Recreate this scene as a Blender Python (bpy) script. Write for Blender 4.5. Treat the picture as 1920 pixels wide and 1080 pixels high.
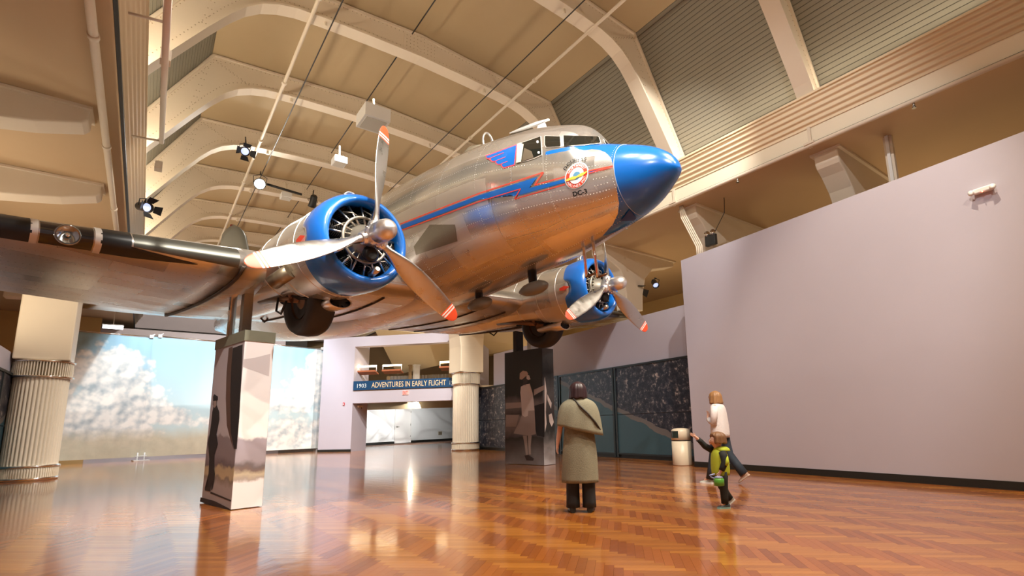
import bpy, bmesh, math, random
import numpy as np
from mathutils import Vector, Matrix
from mathutils.bvhtree import BVHTree
random.seed(7); rng = np.random.default_rng(7)
for o in list(bpy.data.objects): bpy.data.objects.remove(o, do_unlink=True)
scene = bpy.context.scene
COL = scene.collection
# ------------------------------------------------------------------ camera
F, CX, CY = 978.0, 1041.4, 618.7
PITCH, ROLL, YAW, CAMH = math.radians(10.23), math.radians(-1.34), math.radians(38.2), 1.13
_cp, _sp, _cy, _sy = math.cos(PITCH), math.sin(PITCH), math.cos(YAW), math.sin(YAW)
FW = np.array([_sy*_cp, _cy*_cp, _sp]); _u0 = np.array([-_sy*_sp, -_cy*_sp, _cp]); _r0 = np.array([_cy, -_sy, 0.0])
RT = math.cos(ROLL)*_r0 + math.sin(ROLL)*_u0; UP = -math.sin(ROLL)*_r0 + math.cos(ROLL)*_u0
CO = np.array([0.0, 0.0, CAMH])
cam = bpy.data.cameras.new('camera'); camo = bpy.data.objects.new('camera', cam); COL.objects.link(camo)
cam.sensor_width = 36.0; cam.lens = F/1920*36.0
cam.shift_x = (960-CX)/1920; cam.shift_y = (CY-540)/1920; cam.clip_end = 200; cam.clip_start = 0.05
camo.matrix_world = Matrix(((RT[0], UP[0], -FW[0], CO[0]), (RT[1], UP[1], -FW[1], CO[1]), (RT[2], UP[2], -FW[2], CO[2]), (0, 0, 0, 1)))
scene.camera = camo
def ray(p): return FW + ((p[0]-CX)/F)*RT - ((p[1]-CY)/F)*UP
def flr(p, z=0.0):
    d = ray(p); return CO + d*((z-CAMH)/d[2])
def atX(p, x):
    d = ray(p); return CO + d*(x/d[0])
def atY(p, y):
    d = ray(p); return CO + d*(y/d[1])
def onpl(p, a, b):
    n = np.array([b[1]-a[1], a[0]-b[0], 0.0]); d = ray(p)
    return CO + d*(((np.array([a[0], a[1], 0.0])-CO)@n)/(d@n))
# ------------------------------------------------------------------ world, exposure
w = bpy.data.worlds.new('world'); scene.world = w; w.use_nodes = True
w.node_tree.nodes['Background'].inputs[0].default_value = (0.9, 0.75, 0.6, 1)
w.node_tree.nodes['Background'].inputs[1].default_value = 0.03
vs = scene.view_settings
vs.view_transform = 'Standard'; vs.look = 'None'; vs.exposure = 1.0; vs.gamma = 1.0; vs.use_curve_mapping = False
# ------------------------------------------------------------------ large lamps (cove lamps behind the valances, added aisle and partition uplights, spots, some added as fill)
XC = 5.09                                   # centre line of the nave
def add_light(kind, name, loc, target, power, color=(1, .82, .6), **kw):
    l = bpy.data.lights.new(name, kind); l.energy = power; l.color = color
    for k, v in kw.items(): setattr(l, k, v)
    o = bpy.data.objects.new(name, l); COL.objects.link(o); o.location = loc
    d = (Vector(target)-Vector(loc)).normalized()
    if kind == 'AREA' and abs(d.y) < .9:
        z_ = -d; x_ = Vector((0, 1, 0)).cross(z_).normalized(); y_ = z_.cross(x_); o.rotation_euler = Matrix((x_, y_, z_)).transposed().to_euler()
    else: o.rotation_euler = d.to_track_quat('-Z', 'Y').to_euler()
    return o
WARM, WARM2, NEUT = (1, .83, .62), (1, .70, .40), (1, .93, .84)
for side in (-1, 1):
    for y in (-6, 3, 12, 21, 30):
        add_light('AREA', 'cove_lamp', (XC+side*5.95, y, 8.12), (XC+side*2.5, y, 12.5), 100 if side < 0 else 42, WARM, shape='RECTANGLE', size=.3, size_y=9.0)
for y in (-4, 4, 12, 20):
    add_light('AREA', 'aisle_fill', (14.9, y, 3.2), (14.2, y, 7.0), 32, WARM2, shape='RECTANGLE', size=.4, size_y=3.0)  # added hidden uplights that brighten the right aisle soffit
for y in (2, 6, 10, 14, 17.5):
    add_light('AREA', 'partition_fill', (-3.7, y, 3.45), (-3.2, y, 7.0), 36, WARM, shape='RECTANGLE', size=.25, size_y=1.5)  # added uplights behind the partition to brighten the left brackets
def spot(loc, tgt, power, ang, color=NEUT, blend=.5, rad=.08): return add_light('SPOT', 'spot_lamp', loc, tgt, power, color, spot_size=math.radians(ang), spot_blend=blend, shadow_soft_size=rad)
spot((2.6, 1.5, 10.6), (4.5, 9.0, 4.0), 1200, 60)
spot((7.6, 0.5, 10.6), (5.5, 8.0, 4.0), 1100, 60)
spot((9.6, -1.0, 10.4), (5.3, 5.0, 4.5), 500, 45)
spot((4.8, -3.0, 10.6), (5.0, 3.0, 0.0), 1700, 80, WARM)
spot((7.6, 2.0, 10.6), (7.8, 4.0, 0.0), 1200, 75, WARM)
spot((2.4, 3.5, 10.6), (0.5, 6.0, 0.0), 1200, 80)
spot((-0.3, -1.5, 8.7), (4.8, 6.5, 4.9), 500, 50)  # this spot and the next added to brighten the fuselage side
spot((-0.3, 2.5, 8.7), (3.8, 9.5, 5.2), 260, 45)
spot((1.5, 1.0, 10.6), (11.0, 7.0, 3.8), 1000, 55, (1, .95, .92))
spot((2.6, 24.6, 10.4), (3.2, 29.4, 3.2), 1900, 80, (.90, .96, 1.0))
spot((5.6, 25.0, 10.4), (6.8, 29.9, 2.8), 430, 75, (.90, .96, 1.0))
spot((0.4, 23.6, 10.4), (-0.8, 28.6, 2.6), 2000, 70, (.90, .96, 1.0))
spot((7.6, 15.0, 10.6), (8.4, 27.5, 2.5), 3600, 50)
spot((3.0, 26.5, 10.4), (2.6, 35.0, 6.0), 1500, 70)  # added to brighten the end wall above the murals
spot((4.8, 14.0, 10.6), (5.5, 22.0, 0.0), 2500, 80)
spot((7.6, 4.0, 10.6), (12.6, 15.0, 2.5), 1000, 60)
spot((5.0, 11.0, 10.6), (-2.3, 19.5, 3.5), 1500, 40)
spot((3.5, 0.5, 10.5), (8.9, 12.3, 1.6), 900, 22)  # this spot and the next added to brighten the printed pillars
spot((-0.4, 3.0, 8.6), (1.2, 9.6, 1.3), 2000, 28)
# ------------------------------------------------------------------ materials
MATS = {}
def mat(name, col, rough=.5, metal=0.0, var=0.0, vscale=3.0, bump=0.0, bscale=40.0, coat=0.0, crough=.05, emit=None, estr=0.0, stretch=None, rvar=0.0, spec=.5):
    if name in MATS: return MATS[name]
    m = bpy.data.materials.new(name); m.use_nodes = True; MATS[name] = m
    nt = m.node_tree; b = nt.nodes['Principled BSDF']
    b.inputs['Base Color'].default_value = (*col, 1); b.inputs['Roughness'].default_value = rough; b.inputs['Metallic'].default_value = metal
    b.inputs['Coat Weight'].default_value = coat; b.inputs['Coat Roughness'].default_value = crough
    b.inputs['Specular IOR Level'].default_value = spec
    if emit is not None:
        b.inputs['Emission Color'].default_value = (*emit, 1); b.inputs['Emission Strength'].default_value = estr
    tc = nt.nodes.new('ShaderNodeTexCoord'); src = tc.outputs['Object']
    if stretch:
        mp = nt.nodes.new('ShaderNodeMapping'); mp.inputs['Scale'].default_value = stretch; nt.links.new(src, mp.inputs[0]); src = mp.outputs[0]
    if var > 0 or rvar > 0:
        n = nt.nodes.new('ShaderNodeTexNoise'); n.inputs['Scale'].default_value = vscale; n.inputs['Detail'].default_value = 5; nt.links.new(src, n.inputs['Vector'])
        if var > 0:
            mx = nt.nodes.new('ShaderNodeMix'); mx.data_type = 'RGBA'
            mx.inputs[6].default_value = (*[max(0, c*(1-var)) for c in col], 1); mx.inputs[7].default_value = (*[min(1, c*(1+var)) for c in col], 1)
            nt.links.new(n.outputs['Fac'], mx.inputs[0]); nt.links.new(mx.outputs[2], b.inputs['Base Color'])
        if rvar > 0:
            mr = nt.nodes.new('ShaderNodeMapRange'); mr.inputs[1].default_value = .3; mr.inputs[2].default_value = .7; mr.inputs[3].default_value = max(.02, rough-rvar); mr.inputs[4].default_value = rough+rvar
            nt.links.new(n.outputs['Fac'], mr.inputs[0]); nt.links.new(mr.outputs[0], b.inputs['Roughness'])
    if bump > 0:
        n2 = nt.nodes.new('ShaderNodeTexNoise'); n2.inputs['Scale'].default_value = bscale; n2.inputs['Detail'].default_value = 3; nt.links.new(src, n2.inputs['Vector'])
        bp = nt.nodes.new('ShaderNodeBump'); bp.inputs['Strength'].default_value = bump; bp.inputs['Distance'].default_value = .02
        nt.links.new(n2.outputs['Fac'], bp.inputs['Height']); nt.links.new(bp.outputs[0], b.inputs['Normal'])
    return m
LAV = mat('lavender_paint', (.48, .455, .53), .6, var=.04, vscale=1.0, bump=.03, bscale=60)
CEIL = mat('ceiling_plaster', (.46, .35, .205), .8, var=.06, vscale=.7, bump=.05, bscale=30)
RIB = mat('rib_paint', (.74, .65, .52), .6, var=.05, vscale=1.5)
BOARD = mat('clerestory_boards', (.25, .235, .185), .7, var=.08, vscale=1.2)
CREAM = mat('cream_paint', (.76, .66, .50), .5, var=.04, vscale=1.5)
AISLE = mat('aisle_plaster', (.55, .40, .24), .75, var=.08, vscale=.6)
CHROME = mat('chrome', (.85, .83, .8), .12, 1.0)
BLACK = mat('black_paint', (.012, .014, .013), .45)
BLACKM = mat('black_metal', (.015, .015, .016), .4)
WHITE = mat('white_paint', (.8, .79, .77), .5)
WHITEW = mat('white_wall', (.78, .80, .80), .6)
STEEL = mat('steel', (.45, .45, .42), .35, 1.0, rvar=.1, vscale=4)
# ------------------------------------------------------------------ mesh helpers
class MB:
    def __init__(s): s.v = []; s.f = []; s.m = []; s.sm = []
    def add(s, vs, fs, mi=0, smooth=False):
        o = len(s.v); s.v += [tuple(map(float, v)) for v in vs]
        s.f += [tuple(i+o for i in f) for f in fs]; s.m += [mi]*len(fs); s.sm += [smooth]*len(fs); return s
    def box(s, c, d, rot=None, mi=0):
        c = np.array(c, float); h = np.array(d, float)/2
        P = [np.array([sx, sy, sz])*h for sx in (-1, 1) for sy in (-1, 1) for sz in (-1, 1)]
        if rot is not None:
            R = np.array(rot); P = [R@p for p in P]
        return s.add([c+p for p in P], [(0, 1, 3, 2), (4, 6, 7, 5), (0, 4, 5, 1), (2, 3, 7, 6), (0, 2, 6, 4), (1, 5, 7, 3)], mi)
    def hexa(s, bot, top, mi=0):
        n = len(bot)
        return s.add(list(bot)+list(top), [tuple(range(n-1, -1, -1)), tuple(range(n, 2*n))]+[(i, (i+1) % n, n+(i+1) % n, n+i) for i in range(n)], mi)
    def tube(s, pts, r, seg=10, mi=0, cap=True, smooth=True):
        pts = [np.array(p, float) for p in pts]; n = len(pts)
        rs = [r]*n if not hasattr(r, '__len__') else r
        prev = None; rings = []
        for i in range(n):
            t = pts[min(i+1, n-1)]-pts[max(i-1, 0)]; t = t/(np.linalg.norm(t)+1e-12)
            if prev is None:
                a = np.array([0, 0, 1.0]) if abs(t[2]) < .9 else np.array([1.0, 0, 0]); u = np.cross(t, a)
            else: u = prev-t*(prev@t)
            u = u/np.linalg.norm(u); prev = u; v = np.cross(t, u)
            rings.append([pts[i]+rs[i]*(math.cos(2*math.pi*k/seg)*u+math.sin(2*math.pi*k/seg)*v) for k in range(seg)])
        return s.loft(rings, cap, mi, smooth)
    def loft(s, rings, cap=True, mi=0, smooth=True, closed=True):
        n = len(rings[0]); V = [p for r in rings for p in r]; Fs = []
        for i in range(len(rings)-1):
            for k in range(n if closed else n-1):
                a = i*n+k; b = i*n+(k+1) % n; Fs.append((a, b, b+n, a+n))
        s.add(V, Fs, mi, smooth)
        if cap and closed:
            o = len(s.v)-len(V)
            s.f += [tuple(o+k for k in range(n-1, -1, -1)), tuple(o+(len(rings)-1)*n+k for k in range(n))]; s.m += [mi]*2; s.sm += [False]*2
        return s
    def lathe(s, prof, c=(0, 0, 0), ax=(0, 0, 1), seg=32, mi=0, cap=True, smooth=True):
        ax = np.array(ax, float); ax /= np.linalg.norm(ax); a = np.array([0, 0, 1.0]) if abs(ax[2]) < .9 else np.array([1.0, 0, 0])
        u = np.cross(ax, a); u /= np.linalg.norm(u); v = np.cross(ax, u); c = np.array(c, float)
        return s.loft([[c+ax*h+r*(math.cos(2*math.pi*k/seg)*u+math.sin(2*math.pi*k/seg)*v) for k in range(seg)] for h, r in prof], cap, mi, smooth)
    def mesh(s, name, mats):
        me = bpy.data.meshes.new(name); me.from_pydata(s.v, [], s.f)
        for m in (mats if isinstance(mats, (list, tuple)) else [mats]): me.materials.append(m)
        me.polygons.foreach_set('material_index', s.m); me.polygons.foreach_set('use_smooth', s.sm); me.update(); return me
    def build(s, name, mats, parent=None, bevel=0.0, label=None):
        o = bpy.data.objects.new(name, s.mesh(name, mats)); COL.objects.link(o)
        if parent is not None: o.parent = parent
        if bevel: md = o.modifiers.new('bevel', 'BEVEL'); md.width = bevel; md.segments = 2; md.limit_method = 'ANGLE'
        if label: o['label'] = label
        return o
def tag(o, label, cat, group=None):
    o['label'] = label; o['category'] = cat
    if group: o['group'] = group
    return o
def thing(name, label, cat, loc=(0, 0, 0), rz=0.0, group=None):
    o = bpy.data.objects.new(name, None); COL.objects.link(o); o.empty_display_size = .1
    o.location = loc; o.rotation_euler = (0, 0, rz); return tag(o, label, cat, group)
def struct(o, label=None):
    o['kind'] = 'structure'
    if label: o['label'] = label
    return o
def stuff(o): o['kind'] = 'stuff'; return o
def text2d(s, size=1.0, bold=.0):
    cu = bpy.data.curves.new('t', 'FONT'); cu.body = s; cu.offset = bold*size; cu.size = size; cu.fill_mode = 'FRONT'; cu.resolution_u = 3
    o = bpy.data.objects.new('t', cu); COL.objects.link(o); bpy.context.view_layer.update()
    me = bpy.data.meshes.new_from_object(o.evaluated_get(bpy.context.evaluated_depsgraph_get()))
    V = np.array([v.co[:] for v in me.vertices]).reshape(-1, 3); Fs = [tuple(p.vertices) for p in me.polygons]
    bpy.data.objects.remove(o); bpy.data.curves.remove(cu); bpy.data.meshes.remove(me)
    return V, Fs
def poly2d(P, maxlen):
    """triangulated, subdivided 2-D polygon"""
    bm = bmesh.new(); bm.faces.new([bm.verts.new((p[0], p[1], 0)) for p in P])
    bmesh.ops.triangulate(bm, faces=bm.faces[:])
    for _ in range(8):
        es = [e for e in bm.edges if e.calc_length() > maxlen]
        if not es: break
        bmesh.ops.subdivide_edges(bm, edges=es, cuts=1); bmesh.ops.triangulate(bm, faces=bm.faces[:])
    bm.verts.index_update()
    V = np.array([v.co[:] for v in bm.verts]); Fs = [tuple(v.index for v in f.verts) for f in bm.faces]; bm.free(); return V, Fs
def pchip(xs, ys):
    xs = np.array(xs, float); ys = np.array(ys, float); h = np.diff(xs); d = np.diff(ys)/h; m = np.zeros(len(xs))
    m[0], m[-1] = d[0], d[-1]
    for i in range(1, len(xs)-1):
        if d[i-1]*d[i] > 0:
            w1 = 2*h[i]+h[i-1]; w2 = h[i]+2*h[i-1]; m[i] = (w1+w2)/(w1/d[i-1]+w2/d[i])
    def f(x):
        x = np.clip(np.asarray(x, float), xs[0], xs[-1]); i = np.clip(np.searchsorted(xs, x)-1, 0, len(xs)-2); t = (x-xs[i])/h[i]
        return (2*t**3-3*t**2+1)*ys[i]+(t**3-2*t**2+t)*h[i]*m[i]+(-2*t**3+3*t**2)*ys[i+1]+(t**3-t**2)*h[i]*m[i+1]
    return f
# ================================================================== FLOOR
def wood(name, dark, light, seedoff):
    m = bpy.data.materials.new(name); m.use_nodes = True; nt = m.node_tree; b = nt.nodes['Principled BSDF']
    gi = nt.nodes.new('ShaderNodeNewGeometry'); oi = nt.nodes.new('ShaderNodeObjectInfo')
    ad = nt.nodes.new('ShaderNodeMath'); ad.operation = 'ADD'; nt.links.new(gi.outputs['Random Per Island'], ad.inputs[0]); nt.links.new(oi.outputs['Random'], ad.inputs[1])
    fr = nt.nodes.new('ShaderNodeMath'); fr.operation = 'FRACT'; nt.links.new(ad.outputs[0], fr.inputs[0])
    geo = gi.outputs['Position']
    mp = nt.nodes.new('ShaderNodeMapping'); mp.inputs['Rotation'].default_value = (0, 0, math.radians(45 if seedoff else -45)); mp.inputs['Scale'].default_value = (5, 70, 1)
    nt.links.new(geo, mp.inputs[0])
    n = nt.nodes.new('ShaderNodeTexNoise'); n.inputs['Scale'].default_value = 1.0; n.inputs['Detail'].default_value = 4; nt.links.new(mp.outputs[0], n.inputs['Vector'])
    mm = nt.nodes.new('ShaderNodeMath'); mm.operation = 'MULTIPLY_ADD'; nt.links.new(n.outputs['Fac'], mm.inputs[0]); mm.inputs[1].default_value = .55
    sc = nt.nodes.new('ShaderNodeMath'); sc.operation = 'MULTIPLY'; nt.links.new(fr.outputs[0], sc.inputs[0]); sc.inputs[1].default_value = .75; nt.links.new(sc.outputs[0], mm.inputs[2])
    rp = nt.nodes.new('ShaderNodeMapRange'); rp.inputs[1].default_value = .2; rp.inputs[2].default_value = 1.1; nt.links.new(mm.outputs[0], rp.inputs[0])
    mx = nt.nodes.new('ShaderNodeMix'); mx.data_type = 'RGBA'; mx.inputs[6].default_value = (*dark, 1); mx.inputs[7].default_value = (*light, 1)
    nt.links.new(rp.outputs[0], mx.inputs[0]); nt.links.new(mx.outputs[2], b.inputs['Base Color'])
    b.inputs['Roughness'].default_value = .45; b.inputs['Specular IOR Level'].default_value = .25
    b.inputs['Coat Weight'].default_value = 1.0; b.inputs['Coat Roughness'].default_value = .11; b.inputs['Coat IOR'].default_value = 1.48
    n2 = nt.nodes.new('ShaderNodeTexNoise'); n2.inputs['Scale'].default_value = 6; n2.inputs['Detail'].default_value = 3; nt.links.new(geo, n2.inputs['Vector'])
    bp = nt.nodes.new('ShaderNodeBump'); bp.inputs['Strength'].default_value = .12; bp.inputs['Distance'].default_value = .01
    nt.links.new(n2.outputs['Fac'], bp.inputs['Height']); nt.links.new(bp.outputs[0], b.inputs['Coat Normal'])
    return m
WD = wood('plank_sheen_dark', (.24, .062, .009), (.42, .128, .020), 0)  # planks one way darker: grain sheen painted into the base colour
WL = wood('plank_sheen_light', (.33, .105, .014), (.54, .21, .032), 1)  # crossing planks lighter: their brighter sheen is painted in too
SUB = mat('subfloor', (.10, .04, .015), .6)
floor = MB().box((5, 16, -.16), (34, 58, .28)).build('floor', SUB); struct(floor, 'glossy orange-brown herringbone parquet floor of the hall')
PL, PW, PT, GAP = .48, .075, .02, .0012
E1 = np.array([.70710678, .70710678]); E2 = np.array([.70710678, -.70710678])
def plank_mesh(name, along, m):
    l, ww = PL-GAP, PW-GAP
    d = (ww, l) if along == 'v' else (l, ww)           # (u extent, v extent)
    P = [((E2*a*d[0]/2+E1*b*d[1]/2)) for a, b in ((-1, -1), (1, -1), (1, 1), (-1, 1))]
    bot = [(p[0], p[1], -PT) for p in P]; top = [(p[0], p[1], 0) for p in P]
    return MB().add(bot+top, [(4, 5, 6, 7)]+[(i, (i+1) % 4, 4+(i+1) % 4, 4+i) for i in range(4)]).mesh(name, m)
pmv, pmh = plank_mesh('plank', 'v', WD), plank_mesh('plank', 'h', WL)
planks = []
span = 46.0
for j in range(-70, 80):
    for k in range(-330, 330):
        u0, v0 = k*PW+j*PL, -k*PW+j*PL
        cv = E2*(u0+PW/2)+E1*(v0+PL/2); ch = E2*(u0+PW+PL/2)+E1*(v0+PL-PW/2)
        for c, t in ((cv, 'v'), (ch, 'h')):
            if -7 < c[0] < 16.5 and -9 < c[1] < 34: planks.append((c[0], c[1], t))
P = np.array([(p[0], p[1]) for p in planks])
dep = (P-CO[:2])@FW[:2]; px = CX+F*((P-CO[:2])@RT[:2]-CAMH*RT[2])/np.maximum(dep*1.0-CAMH*FW[2], .1); py = CY-F*((P-CO[:2])@UP[:2]-CAMH*UP[2])/np.maximum(dep-CAMH*FW[2], .1)
vis = (dep > .5) & (px > 0) & (px < 1920) & (py < 1080)
order = np.argsort(np.where(vis, np.hypot(P[:, 0], P[:, 1]), 1e9)); near = set(order[:300].tolist())
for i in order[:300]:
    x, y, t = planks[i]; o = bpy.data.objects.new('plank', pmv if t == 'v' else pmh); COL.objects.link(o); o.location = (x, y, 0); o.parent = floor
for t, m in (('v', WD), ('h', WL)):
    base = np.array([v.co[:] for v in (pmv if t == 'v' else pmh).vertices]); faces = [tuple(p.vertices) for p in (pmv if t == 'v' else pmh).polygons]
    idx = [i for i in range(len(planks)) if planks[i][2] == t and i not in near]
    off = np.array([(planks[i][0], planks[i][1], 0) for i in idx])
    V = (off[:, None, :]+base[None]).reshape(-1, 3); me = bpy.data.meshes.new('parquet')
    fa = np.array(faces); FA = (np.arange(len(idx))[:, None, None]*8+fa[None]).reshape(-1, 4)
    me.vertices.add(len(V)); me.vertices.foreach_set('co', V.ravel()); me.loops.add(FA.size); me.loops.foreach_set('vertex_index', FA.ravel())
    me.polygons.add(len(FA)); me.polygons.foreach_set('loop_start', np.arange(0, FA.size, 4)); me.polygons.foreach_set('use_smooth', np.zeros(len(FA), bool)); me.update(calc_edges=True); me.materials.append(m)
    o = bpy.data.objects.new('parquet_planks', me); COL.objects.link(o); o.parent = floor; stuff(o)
# ================================================================== CEILING, RIBS, COVES
RY = [8.45+3.77*k for k in range(-5, 9)]
Y0, Y1 = -11.5, 39.0
mir = lambda p: (2*XC-p[0], p[1])
outer = [(11.62, 8.0), (9.57, 11.50), (XC, 11.78)]
oc = outer+[mir(p) for p in outer[1::-1]]
cm = MB()
for a, b in ((1, 2), (2, 3)):
    (xa, za), (xb, zb) = oc[a], oc[b]
    cm.hexa([(xa, Y0, za), (xb, Y0, zb), (xb, Y1, zb), (xa, Y1, za)], [(xa, Y0, za+.2), (xb, Y0, zb+.2), (xb, Y1, zb+.2), (xa, Y1, za+.2)])
ceiling = cm.build('ceiling', CEIL); struct(ceiling, 'pale tan plaster ceiling of the long hall with arched ribs')
# clerestory boards, one panel per bay and side
for side in (1, -1):
    for k in range(len(RY)-1):
        ya, yb = RY[k]+.07, RY[k+1]-.07
        m = MB(); n = 36
        A, B = np.array(outer[0]), np.array(outer[1]); nrm = np.array([B[1]-A[1], -(B[0]-A[0])]); nrm = nrm/np.linalg.norm(nrm)
        if side == 1: nrm = nrm if nrm[0] > 0 else -nrm
        for i in range(n):
            p, q = A+(B-A)*(i/n), A+(B-A)*((i+.88)/n); off = .012
            pts = [p, q, q+nrm*.08, p+nrm*.08]
            pts = [(pp[0] if side == 1 else 2*XC-pp[0], pp[1]) for pp in pts]
            m.hexa([(x, ya, z) for x, z in pts], [(x, yb, z) for x, z in pts])
        p, q = A+nrm*.02, B+nrm*.02; pts = [p, q, q+nrm*.1, p+nrm*.1]; pts = [(pp[0] if side == 1 else 2*XC-pp[0], pp[1]) for pp in pts]
        m.hexa([(x, ya-.07, z) for x, z in pts], [(x, yb+.07, z) for x, z in pts], 1)
        stuff(m.build('clerestory_boards', [BOARD, mat('board_groove', (.17, .16, .125), .8)], ceiling))
inner_half = [(11.05, 7.75), (10.73, 8.33), (9.90, 9.55), (9.50, 10.10), (9.22, 10.42), (8.92, 10.66), (8.58, 10.82), (8.2, 10.92), (7.6, 10.98), (6.5, 11.03), (XC, 11.07)]
inner = inner_half+[mir(p) for p in inner_half[-2::-1]]
def sample(path, n):
    p = np.array(path); d = np.r_[0, np.cumsum(np.linalg.norm(np.diff(p, axis=0), axis=1))]; t = np.linspace(0, d[-1], n)
    return np.stack([np.interp(t, d, p[:, 0]), np.interp(t, d, p[:, 1])], 1)
NI = len(inner)
outr = []
for (x, z) in inner:        # nearest matching point on the outer line
    s = 1 if x >= XC else -1; xx = x if s == 1 else 2*XC-x
    A, B = np.array(outer[0]), np.array(outer[1]); best = None
    if z < 9.8: t = np.clip(((np.array([xx, z])-A)@(B-A))/((B-A)@(B-A)), 0, 1); q = A+t*(B-A)
    elif xx > 9.3: q = A+(B-A)*.93
    elif xx > 8.95: q = B.copy()
    else: q = np.array([min(xx, 9.57), np.interp(xx, [XC, 9.57], [11.78, 11.50])])
    outr.append((q[0] if s == 1 else 2*XC-q[0], q[1]))
def rib_meshes():
    web = MB(); V = []; n = NI; hw = .07
    for y in (-hw, hw):
        V += [(x, y, z) for x, z in inner]+[(x, y, z) for x, z in outr]
    Fs = []
    for i in range(n-1):
        Fs += [(i, i+1, n+i+1, n+i), (2*n+i, 3*n+i, 3*n+i+1, 2*n+i+1)]
    web.add(V, Fs)
    fl = MB(); fw, ft = .19, .05
    ip = np.array(inner); tn = np.gradient(ip, axis=0); tn /= np.linalg.norm(tn, axis=1)[:, None]; nn = np.stack([tn[:, 1], -tn[:, 0]], 1)
    c = ip.mean(0)
    nn = np.where((((c-ip)*nn).sum(1) < 0)[:, None], -nn, nn)          # towards the inside of the vault
    rings = []
    for i in range(n):
        a, b = ip[i], ip[i]+nn[i]*ft
        rings.append([(a[0], -fw, a[1]), (a[0], fw, a[1]), (b[0], fw, b[1]), (b[0], -fw, b[1])])
    fl.loft(rings, True, 0, False)
    # top angle along the ceiling
    tp = MB(); op = np.array(outr); rr = []
    for i in range(n):
        q = op[i]+nn[i]*.03; q2 = op[i]+nn[i]*.09
        rr.append([(q[0], -.12, q[1]), (q[0], .12, q[1]), (q2[0], .12, q2[1]), (q2[0], -.12, q2[1])])
    tp.loft(rr, True, 0, False)
    # rivets on the web
    rv = MB()
    pi, po = sample(inner, 150), sample(outr, 150)
    def riv(p, y):
        r = .014; rv.add([(p[0]+r*math.cos(a), y, p[1]+r*math.sin(a)) for a in (0, 1.257, 2.513, 3.77, 5.027)]+[(p[0], y+math.copysign(.012, y), p[1])], [(0, 1, 5), (1, 2, 5), (2, 3, 5), (3, 4, 5), (4, 0, 5)])
    for i in range(2, 148):
        for t in (.2, .82):
            q = pi[i]*(1-t)+po[i]*t; riv(q, -hw-.001)
    for s in (1, -1):                                    # gusset at the knee and splice plate at the crown
        for q0, q1 in (((9.9, 9.6), (9.57, 11.3)), ((8.6, 10.9), (9.5, 11.35))):
            for t in np.linspace(.05, .95, 9):
                for dx in (0, .07):
                    x = q0[0]+(q1[0]-q0[0])*t+dx; z = q0[1]+(q1[1]-q0[1])*t; riv(np.array([x if s == 1 else 2*XC-x, z]), -hw-.001)
    for gx in np.linspace(-.4, .4, 9):
        for gz in np.linspace(11.15, 11.68, 6): riv(np.array([XC+gx, gz]), -hw-.012)
    sp = MB().box((XC, -hw-.005, 11.41), (.95, .012, .62)).lathe([(-.012, .09), (.02, .09)], (XC-.0, -hw-.01, 11.4), (0, -1, 0), 20)
    return web.mesh('web', RIB), fl.mesh('flange', RIB), tp.mesh('top_angle', RIB), rv.mesh('rivets', mat('rib_rivet', (.42, .33, .22), .6)), sp.mesh('splice_plate', RIB)
RM = rib_meshes()
for y in RY:
    r = bpy.data.objects.new('ceiling_rib', RM[0]); COL.objects.link(r); r.location = (0, y, 0); r.parent = ceiling
    for nm, me in (('flange', RM[1]), ('top_angle', RM[2]), ('rivets', RM[3]), ('splice_plate', RM[4])):
        if nm == 'rivets' and y < 2: continue
        c = bpy.data.objects.new(nm, me); COL.objects.link(c); c.parent = r
        if nm == 'rivets': stuff(c)
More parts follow.
